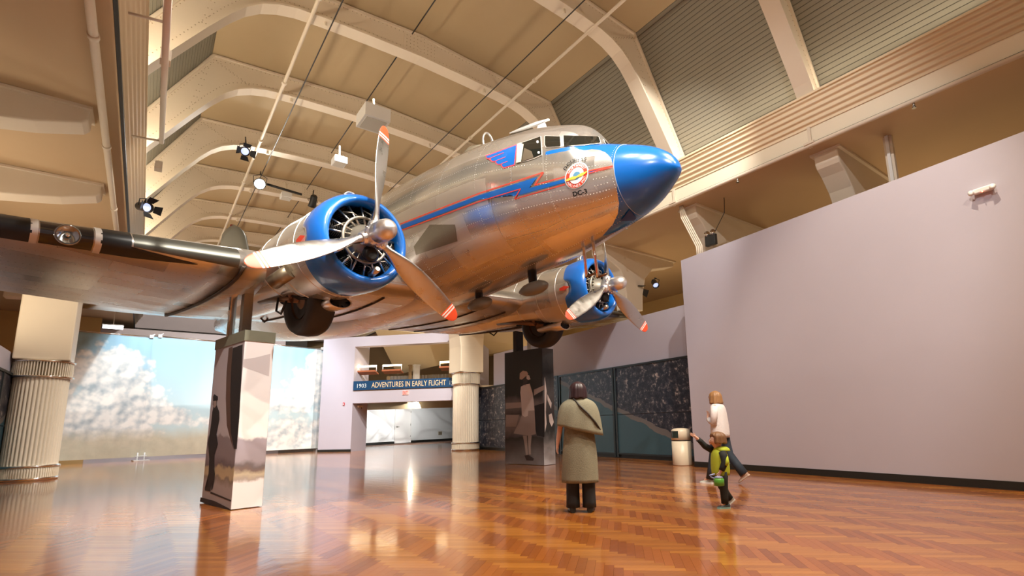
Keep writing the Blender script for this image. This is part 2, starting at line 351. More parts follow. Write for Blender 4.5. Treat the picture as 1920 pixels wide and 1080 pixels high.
# coves: fascia, corrugated valance, soffit
VAL = mat('valance_paint', (.80, .66, .46), .5)
for side in (1, -1):
    fx = lambda x: x if side == 1 else 2*XC-x
    prof = [(11.03, 7.06)]; A, B = np.array([11.03, 7.44]), np.array([10.74, 8.01])
    m = MB().hexa([(fx(11.03), Y0, 7.06), (fx(11.09), Y0, 7.06), (fx(11.09), Y0, 7.44), (fx(11.03), Y0, 7.44)], [(fx(11.03), Y1, 7.06), (fx(11.09), Y1, 7.06), (fx(11.09), Y1, 7.44), (fx(11.03), Y1, 7.44)])
    fas = m.build('cove_fascia', mat('fascia_paint', (.84, .76, .60), .45), ceiling)
    nseg = 60; pts = []
    nrm = np.array([-(B[1]-A[1]), B[0]-A[0]]); nrm /= np.linalg.norm(nrm)
    for i in range(nseg+1):
        t = i/nseg; w = .022*math.cos(2*math.pi*5.5*t); pts.append(A+(B-A)*t+nrm*w)
    bk = [p-nrm*.05 for p in pts[::-1]]
    ring = [(fx(p[0]), p[1]) for p in pts+bk]
    v = MB().loft([[(x, Y0, z) for x, z in ring], [(x, Y1, z) for x, z in ring]], True, 0, True)
    v.box((fx(10.74), (Y0+Y1)/2, 8.03), (.06, Y1-Y0, .05)).build('cove_valance', VAL, ceiling)
    s = MB().hexa([(fx(11.03), Y0, 7.0), (fx(12.0), Y0, 7.0), (fx(12.0), Y0, 7.06), (fx(11.03), Y0, 7.06)], [(fx(11.03), Y1, 7.0), (fx(12.0), Y1, 7.0), (fx(12.0), Y1, 7.06), (fx(11.03), Y1, 7.06)])
    s.build('cove_soffit', AISLE, ceiling)
    MB().hexa([(fx(11.9), Y0, 7.01), (fx(20.5), Y0, 7.01), (fx(20.5), Y0, 7.4), (fx(11.9), Y0, 7.4)], [(fx(11.9), Y1, 7.01), (fx(20.5), Y1, 7.01), (fx(20.5), Y1, 7.4), (fx(11.9), Y1, 7.4)]).build('aisle_ceiling', AISLE, ceiling)
    MB().hexa([(fx(11.62), Y0, 7.3), (fx(11.75), Y0, 7.3), (fx(11.75), Y0, 8.1), (fx(11.62), Y0, 8.1)], [(fx(11.62), Y1, 7.3), (fx(11.75), Y1, 7.3), (fx(11.75), Y1, 8.1), (fx(11.62), Y1, 8.1)]).build('cove_back', AISLE, ceiling)
    if side == 1:
        MB().box((fx(11.0), (Y0+Y1)/2, 7.03), (.05, Y1-Y0, .06)).build('edge_strip', BLACK, ceiling)
        t = thing('rail_pipe', 'long cream pipe rail under the right cove beam', 'pipe'); MB().tube([(10.97, Y0, 7.0), (10.97, Y1-8, 7.0)], .045, 12).build('pipe', RIB, t)
        for y in RY[2:10]:
            MB().box((10.97, y+.1, 7.04), (.14, .22, .05)).box((11.0, y+.1, 7.2), (.03, .07, .5)).build('bracket', RIB, t)
            MB().tube([(10.97, y+1.9, 6.97), (10.97, y+1.9, 6.87)], .02, 8).lathe([(0, .035), (.03, .035)], (10.97, y+1.9, 6.85), (0, 0, 1), 10).build('sprinkler_head', STEEL, t)
    else:
        MB().box((fx(11.0), (Y0+Y1)/2, 7.03), (.05, Y1-Y0, .06)).build('edge_strip', BLACK, ceiling)
        xp = flr((172, 40), 6.85)[0]
        t = thing('rail_pipe', 'cream pipe under the left aisle soffit beside the cove', 'pipe'); MB().tube([(xp, Y0, 6.85), (xp, 30, 6.85)], .06, 12).build('pipe', RIB, t)
        for y in RY[3:9]:
            MB().tube([(xp, y+.9, 6.85), (xp, y+.9, 7.02)], .02, 8).lathe([(0, .075), (.1, .075)], (xp, y+.85, 6.85), (0, 1, 0), 12).build('hanger', RIB, t)
# pipes and rods under the ribs
def long_x(p, z): return flr(p, z)[0]
xp = long_x((515, 200), 10.88)
t = thing('ceiling_pipe', 'thin tan pipe running along the ceiling left of centre', 'pipe'); MB().tube([(xp, -9, 10.88), (xp, 36, 10.88)], .045, 10).build('pipe', RIB, t)
for y in RY[3:]: MB().lathe([(0, .07), (.12, .07)], (xp, y-.9, 10.88), (0, 1, 0), 10).build('coupling', RIB, t)
xp2 = long_x((1170, 0), 10.88)
t = thing('ceiling_pipe', 'thin tan pipe under the ceiling near the right clerestory', 'pipe'); MB().tube([(xp2, -9, 10.88), (xp2, 36, 10.88)], .04, 10).build('pipe', RIB, t)
for y in RY[3:]: MB().lathe([(0, .06), (.1, .06)], (xp2, y-1.4, 10.88), (0, 1, 0), 10).build('coupling', RIB, t)
for p, z, lab, seg in (((550, 200), 10.8, 'long thin black rod hanging left of the ceiling centre', None), ((914, 178), 10.8, 'long thin black rod crossing the ceiling right of centre', None)):
    x = long_x(p, z); t = thing('ceiling_rod', lab, 'rod'); MB().tube([(x, -9, z), (x, 36, z)], .016, 6).build('rod', BLACKM, t)
    for y in RY[3:]: MB().lathe([(0, .05), (.14, .03)], (x-.1, y-.05, z+.02), (0, 0, 1), 10).build('hanger', RIB, t)
x = long_x((715, 165), 11.05)
t = thing('ceiling_rod', 'broken line of short black rods along the ceiling ridge', 'rod')
for k in range(3, len(RY)-1): MB().tube([(x, RY[k]+.2, 11.35), (x, RY[k+1]-.45, 11.35)], .018, 6).build('rod', BLACKM, t)
# small clerestory riser pipe on the left
a, b = atX((312, 30), -.2), atX((304, 250), -.2)
t = thing('riser_pipe', 'short tan pipe in front of the left clerestory', 'pipe'); MB().tube([(-.2, 6, a[2]), (-.2, b[1]+.4, b[2])], .04, 10).build('pipe', RIB, t)
for y in (RY[5], RY[6]): MB().box((-.2, y-.2, (a[2]+b[2])/2-.02), (.12, .16, .16)).build('clamp', RIB, t); MB().tube([(-.2, y-.2, b[2]), (-.65, y-.1, b[2])], .02, 8).build('arm', RIB, t)
# white ceiling boxes under the rib crowns
for p, k, sc, lab in (((700, 222), 6, 1.0, 'large white box unit hanging under the ceiling ridge'), ((636, 303), 7, .6, 'small white box under the ceiling ridge behind the large one'), ((536, 368), 9, .6, 'white box beside the glaring spotlight')):
    c = atY(p, RY[k]-.25) if k != 9 else flr(p, 10.3)
    t = thing('ceiling_box', lab, 'ceiling box', c)
    MB().box((0, 0, 0), (.62*sc, .7*sc, .34*sc)).build('housing', WHITE, t, .01)
    MB().box((0, 0, -.175*sc), (.5*sc, .55*sc, .02)).build('grille', mat('grille_grey', (.6, .57, .5), .6), t)
    MB().tube([(0, 0, .17*sc), (0, .05, .55)], .03, 8).build('stem', RIB, t)
# ================================================================== OUTER WALLS
struct(MB().box((-8.2, 14, 3.7), (.3, 52, 7.6)).build('wall_left', AISLE), 'brown plaster wall of the left aisle')
struct(MB().box((19.5, 8, 3.7), (.3, 40, 7.6)).build('wall_right_aisle', mat('aisle_yellow', (.62, .45, .20), .7, var=.08, vscale=.5)), 'ochre wall of the right aisle')
struct(MB().box((5.5, -11.6, 6), (29, .3, 12.6)).build('wall_front', LAV), 'lavender wall behind the viewer')
END = mat('end_wall_paint', (.47, .42, .44), .7, var=.04)
struct(MB().box((2.2, 35.2, 3.3), (8.6, .3, 6.6)).box((XC, 39.1, 9.8), (14, .3, 5.0)).build('wall_end', [END]), 'grey-lavender end wall above the sky murals')
struct(MB().box((-5.2, 35.0, 3.6), (6.2, .3, 7.4)).build('wall_end_left', mat('aisle_orange', (.60, .36, .13), .7, var=.1, vscale=.7)), 'orange-brown plaster at the end of the left aisle')
struct(MB().box((-2.95, -1.6, 2.7), (.22, 19, 5.4)).build('wall_left_front', LAV), 'tall lavender partition on the left, beside the viewer')
# lavender partition on the right
WA, WB = np.array([11.03, 8.49]), np.array([10.33, 2.06]); wd = (WB-WA)/np.linalg.norm(WB-WA); wn = np.array([-wd[1], wd[0]])
if wn[0] < 0: wn = -wn
WC = WA+wd*13.5
def wallbox(m, a, b, z0, z1, th, mi=0, n=None):
    d = (b-a)/np.linalg.norm(b-a); nn = wn if n is None else n
    q = [a, b, b+nn*th, a+nn*th]; return m.hexa([(x, y, z0) for x, y in q], [(x, y, z1) for x, y in q], mi)
struct(wallbox(MB(), WA, WC, .0, 5.38, .35).build('wall_right', LAV), 'plain lavender partition wall on the right')
struct(wallbox(MB(), WA-wn*.012-wd*.01, WC-wn*.012, 0, .13, .03).build('baseboard_right', BLACK), 'black baseboard of the lavender partition')
# rear right wall with aerial photographs
RA, RB = np.array([12.2, 8.4]), np.array([13.15, 23.6]); rd = (RB-RA)/np.linalg.norm(RB-RA); rn = np.array([rd[1], -rd[0]])
struct(wallbox(MB(), RA, RA+rd*13.0, 0, 4.50, .3, n=rn).build('wall_right_rear', LAV), 'lavender wall above the aerial photographs')
struct(wallbox(MB(), RA+rd*13.0, RB, 0, 2.98, .3, n=rn).build('wall_right_far', LAV), 'low wall behind the aerial photograph beside the fluted column')
struct(wallbox(MB(), RA-rn*.05, RB-rn*.05, 0, .12, .05, n=rn).build('baseboard_right_rear', BLACK), 'black baseboard under the aerial photographs')
struct(MB().box((13.6, 24.3, 3.0), (1.6, .3, 6.0)).build('wall_back_return', LAV), 'lavender wall strip right of the fluted column')
def aerial(name, river):
    m = bpy.data.materials.new(name); m.use_nodes = True; nt = m.node_tree; b = nt.nodes['Principled BSDF']; b.inputs['Roughness'].default_value = .35
    tc = nt.nodes.new('ShaderNodeTexCoord'); L = nt.links.new
    v = nt.nodes.new('ShaderNodeTexVoronoi'); v.inputs['Scale'].default_value = 5; v.distance = 'CHEBYCHEV'; L(tc.outputs['Object'], v.inputs['Vector'])
    n = nt.nodes.new('ShaderNodeTexNoise'); n.inputs['Scale'].default_value = 5; n.inputs['Detail'].default_value = 10; n.inputs['Roughness'].default_value = .78; L(tc.outputs['Object'], n.inputs['Vector'])
    cr = nt.nodes.new('ShaderNodeValToRGB'); e = cr.color_ramp.elements; e[0].position = .45; e[0].color = (.012, .015, .028, 1); e[1].position = .66; e[1].color = (.62, .52, .47, 1)
    q = e.new(.55); q.color = (.05, .05, .065, 1); L(n.outputs['Fac'], cr.inputs[0])
    mul = nt.nodes.new('ShaderNodeMix'); mul.data_type = 'RGBA'; mul.blend_type = 'MULTIPLY'; mul.inputs[0].default_value = .0; L(cr.outputs[0], mul.inputs[6]); L(v.outputs['Color'], mul.inputs[7])
    # river: a diagonal band in panel coordinates (x along the wall, z up)
    sx = nt.nodes.new('ShaderNodeSeparateXYZ'); L(tc.outputs['Object'], sx.inputs[0])
    def math2(op, a, bb):
        k = nt.nodes.new('ShaderNodeMath'); k.operation = op
        for i, z in enumerate((a, bb)):
            if isinstance(z, (int, float)): k.inputs[i].default_value = z
            else: L(z, k.inputs[i])
        return k.outputs[0]
    n3 = nt.nodes.new('ShaderNodeTexNoise'); n3.inputs['Scale'].default_value = 1.5; L(tc.outputs['Object'], n3.inputs['Vector'])
    lin = math2('ADD', math2('ADD', math2('MULTIPLY', sx.outputs[0], river[0]), sx.outputs[2]), math2('MULTIPLY', n3.outputs['Fac'], .35))
    up = math2('LESS_THAN', lin, river[1]); lo = math2('GREATER_THAN', lin, river[2]); band = math2('MULTIPLY', up, lo)
    mx = nt.nodes.new('ShaderNodeMix'); mx.data_type = 'RGBA'; L(band, mx.inputs[0]); L(mul.outputs[2], mx.inputs[6]); mx.inputs[7].default_value = (.045, .10, .125, 1)
    sh = math2('MULTIPLY', math2('LESS_THAN', lin, river[1]+.16), math2('GREATER_THAN', lin, river[1])); m2 = nt.nodes.new('ShaderNodeMix'); m2.data_type = 'RGBA'; L(sh, m2.inputs[0]); L(mx.outputs[2], m2.inputs[6]); m2.inputs[7].default_value = (.16, .14, .13, 1)
    L(m2.outputs[2], b.inputs['Base Color']); return m
FRAME = mat('panel_frame', (.05, .06, .065), .35, .6)
ang = math.atan2(rd[1], rd[0])
def along(p): return float((onpl(p, RA, RB)[:2]-RA)@rd)
edges = [along((1300, 780))-1.3, along((1157, 775)), along((1052, 780)), along((990, 780))+.4, along((902, 780))+.6]
labs = ['aerial city photograph panel nearest the trash can', 'aerial river photograph panel behind the woman in the cape coat', 'aerial photograph panel partly hidden by the flight attendant pillar', 'aerial city photograph panel beside the fluted column']
# river line in each panel's own coordinates (x = distance along the wall from RA, minus the panel start)
for i in range(4):
    a, b = edges[i]+.03, edges[i+1]-.03; c = RA+rd*(a+b)/2-rn*.06
    t = thing('aerial_photo_panel', labs[i], 'photo panel', (c[0], c[1], 0), ang, 'aerial photographs on the right wall')
    L = b-a; s = (a+b)/2
    # line: z = z0 + k*(dist): town above, river below ; dist grows to the left in the picture
    k_ = -.36; riv = (k_, .95+.36*(s-4.2)*-1*-1*0 + .2, -9.0)
    # in wall distance D the bank runs z = .75+.36*(D-1.2); so lin=z-.36*x  with x=D-s
    bank = .55+.36*(s-1.6); river = (-.36, bank+.18, -3.0) if i < 2 else ((-.36, bank-.9, bank-2.6) if i == 2 else (-.36, -9, -10))
    for z0, z1 in ((.16, 1.38), (1.40, 2.92)):
        MB().box((0, 0, (z0+z1)/2), (L, .02, z1-z0)).build('photo_print', aerial('aerial_print_%d' % i, river) if z0 < 1 else bpy.data.materials['aerial_print_%d' % i], t)
    for xx in (-L/2+.035, L/2-.035): MB().box((xx, .02 if ang > 0 else 0, 1.5), (.07, .05, 2.95)).build('post', FRAME, t)
    MB().box((0, .02, 2.95), (L, .06, .06)).build('top_rail', FRAME, t); MB().box((0, .02, .14), (L, .06, .05)).build('bottom_rail', FRAME, t)
# left partition with aerial panels
lp = MB().box((-2.95, 13.95, 1.65), (.2, 12.0, 3.3)).build('wall_left_partition', LAV); struct(lp, 'low lavender partition at the left edge')
t = thing('aerial_photo_panel', 'blue-grey aerial photograph panel at the far left edge', 'photo panel', (-2.82, 17.9, 0), math.pi/2)
ap = aerial('aerial_print_left', (-.36, 1.2, -3))
for z0, z1 in ((.1, 1.4), (1.42, 2.7)): MB().box((0, 0, (z0+z1)/2), (4.0, .03, z1-z0)).build('photo_print', ap, t)
for xx in (-2.0, .55, 2.0): MB().box((xx, -.02, 1.4), (.06, .05, 2.75)).build('post', FRAME, t)
MB().box((0, -.02, 2.74), (4.06, .05, .06)).build('top_rail', FRAME, t); MB().box((0, -.02, .06), (4.06, .06, .06)).build('bottom_rail', CHROME, t)
# angled back wall with opening and header
SA, SB = np.array([7.2, 29.0]), np.array([12.45, 23.34]); sd = (SB-SA)/np.linalg.norm(SB-SA); sn = np.array([-sd[1], sd[0]])
if sn@np.array([1, 1]) < 0: sn = -sn
SL = np.linalg.norm(SB-SA); s1 = float((np.array([8.43, 27.68])-SA)@sd)
def sw(m, a, b, z0, z1, th=1.05, mi=0): return wallbox(m, SA+sd*a, SA+sd*b, z0, z1, th, mi, n=sn)
wb = MB(); sw(wb, 0, s1, 0, 5.87, 1.5); sw(wb, s1, SL, 5.36, 5.87, .5); sw(wb, s1, SL, 2.42, 3.10, .5); struct(wb.build('wall_back', LAV), 'angled lavender wall with openings at the back')
struct(sw(MB(), -.01, s1+.01, 0, .12, .04).build('baseboard_back', BLACK), 'black baseboard of the angled back wall').location = (-sn[0]*.015, -sn[1]*.015, 0)
# gallery room seen through the upper opening
struct(sw(MB(), s1, SL+6, 3.02, 3.1, 12).build('gallery_floor' if False else 'trim_1', AISLE), 'floor slab of the gallery above the corridor')
gm = MB(); a0 = SA+sd*(s1-9)+sn*9.0; a1 = SA+sd*(SL+9)+sn*9.0; wallbox(gm, a0, a1, 2.4, 8.0, .2, n=sn); struct(gm.build('wall_gallery', mat('gallery_plaster', (.42, .31, .18), .7, var=.1, vscale=.8)), 'brown plaster wall inside the gallery')
# slanted ceiling haunch of the gallery
hm = MB(); q0 = SA+sd*(s1+.2)+sn*1.5; q1 = SA+sd*(SL+3)+sn*1.5
hm.hexa([(*q0, 6.6), (*q1, 5.2), (*(q1+sn*3), 5.6), (*(q0+sn*3), 4.3)], [(*q0, 7.2), (*q1, 7.2), (*(q1+sn*3), 7.2), (*(q0+sn*3), 7.2)]); struct(hm.build('trim_2', mat('haunch_plaster', (.62, .50, .30), .7)), 'slanted plaster haunch in the gallery')
# sign
def wall_text(s, size, a, z, th, mat_, parent, name, sx=1.0, n=None, d=None, org=None, extr=.004):
    V, Fs = text2d(s, size); dd = sd if d is None else d; nn = sn if n is None else n; oo = SA if org is None else org
    vs_ = [(oo[0]+dd[0]*(a+v[0]*sx)-nn[0]*th, oo[1]+dd[1]*(a+v[0]*sx)-nn[1]*th, z+v[1]) for v in V]
    return MB().add(vs_, Fs).build(name, mat_, parent)
NAVY = mat('sign_navy', (.010, .055, .14), .4); GOLD = mat('sign_cream', (.85, .62, .36), .5); SIGNW = mat('sign_pale_blue', (.62, .70, .74), .5)
t = thing('hall_sign', 'long navy sign with cream lettering under the gallery opening', 'sign')
ss = s1+.03; wallbox(MB(), SA+sd*ss-sn*.06, SA+sd*(SL-.02)-sn*.06, 3.08, 3.54, .06, n=sn).build('board', NAVY, t)
def fit_text(s, a, b, z, h, m_, name):
    V, Fs = text2d(s, 1.0); w_ = V[:, 0].max()-V[:, 0].min(); hh = V[:, 1].max()
    size = h/hh; sx = (b-a)/(w_*size); wall_text(s, size, a-V[:, 0].min()*size*sx, z, .066, m_, t, name, sx)
def al(p): return float((onpl(p, SA, SB)[:2]-SA)@sd)
fit_text('ADVENTURES IN EARLY FLIGHT', al((698, 720)), al((837, 716)), 3.18, .27, GOLD, 'lettering')
fit_text('1903', al((671, 722)), al((688, 722)), 3.2, .2, SIGNW, 'year_text'); fit_text('1939', al((844, 716)), al((862, 716)), 3.2, .2, SIGNW, 'year_text')
t = thing('exit_sign', 'small glowing red EXIT sign under the navy sign', 'exit sign'); ce = al((761, 736))
wallbox(MB(), SA+sd*(ce-.16)-sn*.04, SA+sd*(ce+.16)-sn*.04, 2.76, 2.98, .04, n=sn).build('housing', mat('exit_face', (.85, .50, .46), .5, emit=(1, .4, .36), estr=.10), t)
fit_text('EXIT', ce-.13, ce+.13, 2.79, .16, mat('exit_red', (.55, .01, .01), .5, emit=(1, .02, .02), estr=.12), 'lettering')
ca = al((645, 758)); t = thing('fire_alarm', 'small red fire alarm on the lavender back wall', 'fire alarm')
wallbox(MB(), SA+sd*(ca-.04)-sn*.05, SA+sd*(ca+.04)-sn*.05, 2.33, 2.47, .05, n=sn).build('housing', mat('alarm_red', (.5, .02, .03), .4), t); wallbox(MB(), SA+sd*(ca-.025)-sn*.065, SA+sd*(ca+.025)-sn*.065, 2.36, 2.42, .02, n=sn).build('strobe', WHITE, t)
ce = al((672, 760))
t = thing('emergency_light', 'small beige emergency light on the return of the back wall', 'emergency light'); pa, pb = SA+sd*(s1+.01)+sn*.45, SA+sd*(s1+.01)+sn*.85
wallbox(MB(), pa, pb, 2.22, 2.33, .09, n=sd).build('housing', CREAM, t); pq = (pa+pb)/2+sd*.05
MB().lathe([(0, .05), (.06, .06)], (pq[0], pq[1], 2.2), (.5, -.6, -.3), 12).build('lamp', CHROME, t)
# fluorescent fixtures inside the gallery
TUBE = mat('lit_tube', (1, .9, .7), .5, emit=(1, .80, .48), estr=9.0); RUST = mat('rust_shelf', (.38, .12, .05), .6)
for (p0, p1, py_, dpt, lab) in (((672, 688), (706, 686), 4.0, .45, 'leftmost lit tube lamp in the gallery opening'), ((718, 686), (753, 684), 4.0, .45, 'middle lit tube lamp in the gallery opening'), ((825, 680), (864, 677), 4.0, .45, 'lit tube lamp beside the fluted column')):
    A = onpl(p0, SA+sn*dpt, SB+sn*dpt); B = onpl(p1, SA+sn*dpt, SB+sn*dpt); z = (A[2]+B[2])/2
    t = thing('tube_lamp', lab, 'tube lamp', group='lit tube lamps in the gallery')
    MB().tube([(A[0], A[1], z), (B[0], B[1], z)], .045, 10).build('tube', TUBE, t)
    d2 = np.array([B[0]-A[0], B[1]-A[1]]); d2 /= np.linalg.norm(d2)
    for q in (A, B):
        MB().tube([(q[0], q[1], z), (q[0], q[1], z-.28)], .02, 8).build('bracket', WHITE, t)
    MB().hexa([(A[0]-sn[0]*.12, A[1]-sn[1]*.12, z-.30), (B[0]-sn[0]*.12, B[1]-sn[1]*.12, z-.30), (B[0]+sn[0]*.25, B[1]+sn[1]*.25, z-.42), (A[0]+sn[0]*.25, A[1]+sn[1]*.25, z-.42)],
              [(A[0]-sn[0]*.12, A[1]-sn[1]*.12, z-.22), (B[0]-sn[0]*.12, B[1]-sn[1]*.12, z-.22), (B[0]+sn[0]*.25, B[1]+sn[1]*.25, z-.36), (A[0]+sn[0]*.25, A[1]+sn[1]*.25, z-.36)]).build('reflector', RUST, t)
# gallery railing boards and pillar
for p, wdt, m_, nm, lab in (((769.5, 690), .14, mat('gallery_brown', (.30, .20, .10), .6), 'gallery_post', 'brown post standing in the gallery opening'), ((781, 690), .28, WHITE, 'gallery_post', 'white ribbed post standing in the gallery opening')):
    q = onpl(p, SA+sn*3, SB+sn*3); t = thing(nm, lab, 'post', (q[0], q[1], 3.1)); MB().box((0, 0, .75), (wdt, wdt, 1.5)).build('shaft', m_, t)
    MB().box((0, 0, 1.52), (wdt+.06, wdt+.06, .06)).build('cap', m_, t)
t = thing('gallery_balustrade', 'pale slatted balustrade in the gallery behind the navy sign', 'railing')
for i in range(28):
    q = SA+sd*(s1+.1+i*.21)+sn*3.6; MB().box((q[0], q[1], 3.6), (.16, .16, 1.0)).build('slat', mat('slat_grey', (.36, .33, .30), .6) if i % 9 else mat('slat_tan', (.5, .36, .2), .6), t)
# corridor beyond
FA, FB = np.array([12.2, 36.8]), np.array([21.4, 41.2]); fd = (FB-FA)/np.linalg.norm(FB-FA); fn = np.array([-fd[1], fd[0]])
struct(wallbox(MB(), FA-fd*4, FB+fd*6, 0, 4.2, .2, n=fn).build('wall_corridor', WHITEW), 'white wall of the corridor at the back')
def fal(p): return float((onpl(p, FA, FB)[:2]-FA)@fd)
d0, d1 = fal((741, 800)), fal((769, 800))
for k, (a, b) in enumerate(((-.3, d0-.05), (d1+.05, 14))):
    struct(wallbox(MB(), FA+fd*a-fn*.02, FA+fd*b-fn*.02, 0, .16, .03, n=fn).build('baseboard_corridor' if k == 0 else 'baseboard_corridor_right', BLACK), 'black baseboard of the white corridor wall, %s the door' % ('left of' if k == 0 else 'right of'))
dr = wallbox(MB(), FA+fd*d0-fn*.03, FA+fd*d1-fn*.03, .03, 2.75, .05, n=fn).build('door_1', WHITE); struct(dr, 'white door in the corridor wall')
for a, b, z0, z1 in ((d0-.07, d0, 0, 2.82), (d1, d1+.07, 0, 2.82), (d0-.07, d1+.07, 2.76, 2.84)): wallbox(MB(), FA+fd*a-fn*.05, FA+fd*b-fn*.05, z0, z1, .06, n=fn).build('door_frame', WHITE, dr)
hp = FA+fd*(d0+.14)-fn*.09; MB().tube([(hp[0], hp[1], 1.2), (hp[0]+fd[0]*.18, hp[1]+fd[1]*.18, 1.2)], .022, 8).lathe([(0, .05), (.05, .05)], (hp[0]+fn[0]*.05, hp[1]+fn[1]*.05, 1.2), (-fn[0], -fn[1], 0), 10).build('door_handle', STEEL, dr)
for z in (.5, 1.35, 2.3):
    hq = FA+fd*(d1+.0)-fn*.05; MB().tube([(hq[0], hq[1], z-.07), (hq[0], hq[1], z+.07)], .025, 8).build('hinge', STEEL, dr)
q = FA+fd*fal((825, 817))-fn*.03; t = thing('wall_vent', 'small tan vent plate on the white corridor wall', 'vent')
wallbox(MB(), q-fd*.22, q+fd*.22, .48, .76, .03, n=fn).build('plate', mat('vent_tan', (.42, .36, .25), .5), t)
for k in range(4): wallbox(MB(), q-fd*.18-fn*.012, q+fd*.18-fn*.012, .52+k*.055, .55+k*.055, .012, n=fn).build('slat', mat('vent_dark', (.2, .17, .12), .5), t)
struct(wallbox(MB(), FA-fd*4-fn*3, FB+fd*6-fn*3, 3.35, 3.45, 3, n=fn).build('trim_3', BLACKM), 'dark corridor ceiling edge')
# corridor spots project a branch pattern (gobo) on the white wall
def gobo(l):
    l.use_nodes = True; nt = l.node_tree; em = nt.nodes['Emission']; tc = nt.nodes.new('ShaderNodeTexCoord'); v = nt.nodes.new('ShaderNodeTexVoronoi'); v.feature = 'DISTANCE_TO_EDGE'; v.inputs['Scale'].default_value = 3.2
    n = nt.nodes.new('ShaderNodeTexNoise'); n.inputs['Scale'].default_value = 2.0; mx = nt.nodes.new('ShaderNodeMix'); mx.data_type = 'RGBA'; mx.inputs[0].default_value = .25
    nt.links.new(tc.outputs['Normal'], n.inputs['Vector']); nt.links.new(tc.outputs['Normal'], mx.inputs[6]); nt.links.new(n.outputs['Color'], mx.inputs[7]); nt.links.new(mx.outputs[2], v.inputs['Vector'])
    r = nt.nodes.new('ShaderNodeMapRange'); r.inputs[1].default_value = .0; r.inputs[2].default_value = .045; r.inputs[3].default_value = .25; r.inputs[4].default_value = 1.0
    nt.links.new(v.outputs['Distance'], r.inputs[0]); nt.links.new(r.outputs[0], em.inputs['Strength'])
for p, lab in (((771, 757), 'left glowing spotlight in the corridor'), ((797, 752), 'right glowing spotlight in the corridor')):
    c = onpl(p, FA-fn*3.2, FB-fn*3.2); t = thing('corridor_spotlight', lab, 'spotlight', c)
    MB().lathe([(0, .05), (.18, .10)], (0, 0, 0), (0, -1, -.15), 14).build('can', BLACKM, t)
    MB().lathe([(-.02, .0), (0, .095), (.03, .06)], (0, -.19, -.03), (0, -1, -.15), 14).build('bulb', mat('hot_bulb', (1, 1, 1), .5, emit=(1, .95, .8), estr=60), t)
    MB().tube([(0, .02, 0), (0, .02, 1.0)], .02, 8).build('stem', BLACKM, t)
    gobo(add_light('SPOT', 'corridor_spot_lamp', (c[0]-fn[0]*.6, c[1]-fn[1]*.6, 2.6), (c[0]+fn[0]*3, c[1]+fn[1]*3, 1.3), 230, (1, .98, .95), spot_size=math.radians(150), spot_blend=.3, shadow_soft_size=.02).data)
add_light('AREA', 'corridor_fill', (16.5, 35.5, 3.2), (17.0, 39.5, 0.8), 45, (1, .97, .95), shape='RECTANGLE', size=5, size_y=.3)  # added area lamp to even out the light on the corridor wall
